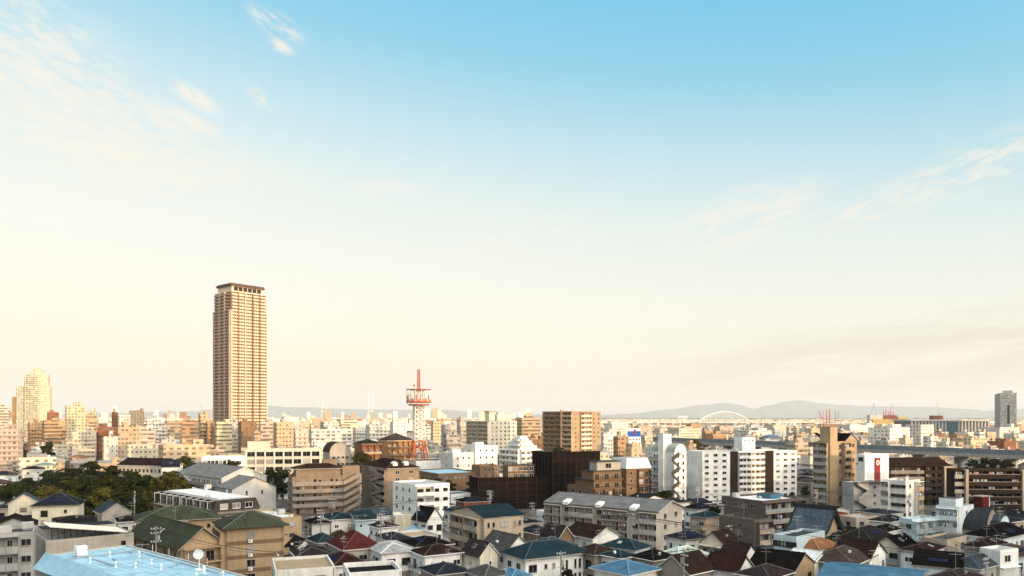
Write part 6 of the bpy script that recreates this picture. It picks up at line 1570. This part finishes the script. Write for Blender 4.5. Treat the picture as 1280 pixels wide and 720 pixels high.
for w, ls in lab_n.items():
    ls.sort(key=lambda t: t[2])
    for n_, (i, j, px) in enumerate(ls): cable(POS[i], POS[j], ' '.join((f'sagging cables {w}'+(f', {ORD[n_]} from left' if len(ls) > 1 else '')).split()[:16]))
ALUM = plain('aerial_aluminium', (.42, .41, .40), .4, .6)
def aerial_proto(seed):
    r = bpy.data.objects.new('tv_antenna', None); COL.objects.link(r); rr = random.Random(seed)
    MB().beam((0, 0, -.3), (0, 0, 3.6), .03, 5).build('mast', ALUM, r)
    for z, n, L_ in ((3.4, 7, .55), (2.7, 5, .8)):
        a = rr.uniform(0, 3); b = MB(); d = Vector((cos(a), sin(a), 0)); e = Vector((-sin(a), cos(a), 0)); c = Vector((0, 0, z))
        b.beam(c-d*.9, c+d*.9, .022, 4)
        for i in range(n): t = -.85+1.7*i/(n-1); b.beam(c+d*t-e*L_*.5, c+d*t+e*L_*.5, .016, 4)
        b.build('boom', ALUM, r)
    return r
AP_ = [aerial_proto(1), aerial_proto(2)]; used = [0, 0]; n = 0
names = list(HOUSES); RA = random.Random(4); seen = {}
for nm in names:
    hb = HOUSES[nm]
    if hb.D > 215 or RA.random() < .22 or hb.roof == 'none': continue
    k = n % 2; o = AP_[k] if not used[k] else copy_tree(AP_[k]); used[k] = 1; n += 1
    x, y = hb.wr*RA.uniform(.35, .65), hb.wl*.5
    z = hb.z+hb.rh*.85 if hb.roof not in ('flat',) else hb.top+.3
    if hb.roof == 'gable_y': x, z = hb.wr*.5, hb.z+hb.rh+.2
    a = hb.root.rotation_euler.z; L_ = hb.root.location
    o.location = (L_.x+cos(a)*x-sin(a)*y, L_.y+sin(a)*x+cos(a)*y, z)
    s = RA.uniform(.75, 1.15); o.scale = (s, s, s); tag(o, 'tv aerial on the '+' '.join(nm.split()[:12]), 'tv aerial', 'roof aerials')

def car_proto(c):
    r = bpy.data.objects.new('parked_car', None); COL.objects.link(r)
    b = MB(); b.prism([(-2.0, .35), (-2.05, .75), (-1.5, .95), (2.0, .92), (2.05, .35)], 'y', -.8, .8); b.build('body', plain('car_paint_'+c[0], c[1], .3), r)
    b = MB(); b.prism([(-1.15, .96), (-.55, 1.45), (1.35, 1.45), (1.85, .94)], 'y', -.72, .72); b.build('cabin', GLASS, r)
    b = MB(); b.box(-.5, 1.3, -.68, .68, 1.455, 1.5); b.build('roof_panel', plain('car_paint_'+c[0], c[1], .3), r)
    for x in (-1.25, 1.25):
        for y in (-.78, .78):
            b = MB(); b.beam((x, y-.1, .32), (x, y+.1, .32), .32, 12); o = b.build('wheel', DARKSTEEL, r); q = MB(); q.beam((x, y-.115, .32), (x, y+.115, .32), .18, 10); q.build('rim', ALU, o)
    return r
for c, spots in ((('white', (.7, .7, .69)), ((566, 300, 0.3, 'white car parked beside the shrub in the car park'), (580, 306, .3, 'white car at the back of the car park'), (892, 236, 1.2, 'white car below the white apartment slab'))), (('red', (.35, .05, .05)), ((413, 198, .9, 'red car parked below the brown gallery block'),)), (('grey', (.18, .18, .19)), ((572, 297, .3, 'grey car between two white cars'), (1062, 196, 2.0, 'grey car beside the beige flat house')))):
    pr = car_proto(c)
    for i, (px, D, a, lb_) in enumerate(spots):
        o = pr if i == 0 else copy_tree(pr); X, Y = Pd(px, D); o.location = (X, Y, .01); o.rotation_euler = (0, 0, a); tag(o, lb_, 'car', 'parked cars')

CI = []; tries = 0; CP = [o for o in SC.objects if o.name.startswith('parked_car') and o.parent is None]; CN_ = {o.name: o['label'].split()[0] for o in CP}
while len(CI) < 22 and tries < 6000:
    tries += 1; D = RT.uniform(125, 330); px = RT.uniform(5, 1280); X, Y = Pd(px, D)
    if cells(X-2.2, Y-2.2, 1, 0, 4.4, 4.4) & OCC or in_park(X, Y): continue
    if any(D < d-2 and px+12 > a and px-12 < b and HY+(H-1.5)*F/D < vb-4 for a, b, vb, d in COVER): continue
    q = RT.choice(CP); o = copy_tree(q); o.location = (X, Y, .01); o.rotation_euler = (0, 0, radians(RT.choice((31, 121)))); OCC.update(cells(X-2.2, Y-2.2, 1, 0, 4.4, 4.4))
    CI.append((o, CN_[q.name]+' car parked', px, HY+33*F/D, D, 'car', 'parked cars'))
finish_labels(CI)
st = far_root('sign_tower', 'tall rooftop sign with dark red and white faces', 'sign', 1228, 224, 30)
zt = zat(618.5, 224)
MB().beam((0, 0, 0), (0, 0, zt-3.5), .35, 8).build('post', DARKSTEEL, st)
MB().box(-2.2, 1.2, -1.3, 1.3, zt-3.5, zt-.5).build('sign_box', plain('dark_red_sign', (.10, .018, .016), .5), st)
MB().box(1.203, 1.5, -1.3, 1.3, zt-3.4, zt-.6).build('white_face', SIGNW, st)
MB().box(-3.2, 2.4, -1.7, 1.7, zt-.45, zt-.2).build('canopy', WM('taupe'), st)
b = MB(); b.box(1.51, 1.54, -.5, .5, zt-2.6, zt-2.3); b.box(1.51, 1.54, -.12, .12, zt-2.29, zt-1.2); b.build('sign_character', DARKSTEEL, st)

# roofs, walls and cables keep their own names; nothing here gives off light
for o in list(SC.objects):
    if o.name.startswith('x') and o.parent is None and o.type == 'EMPTY': pass
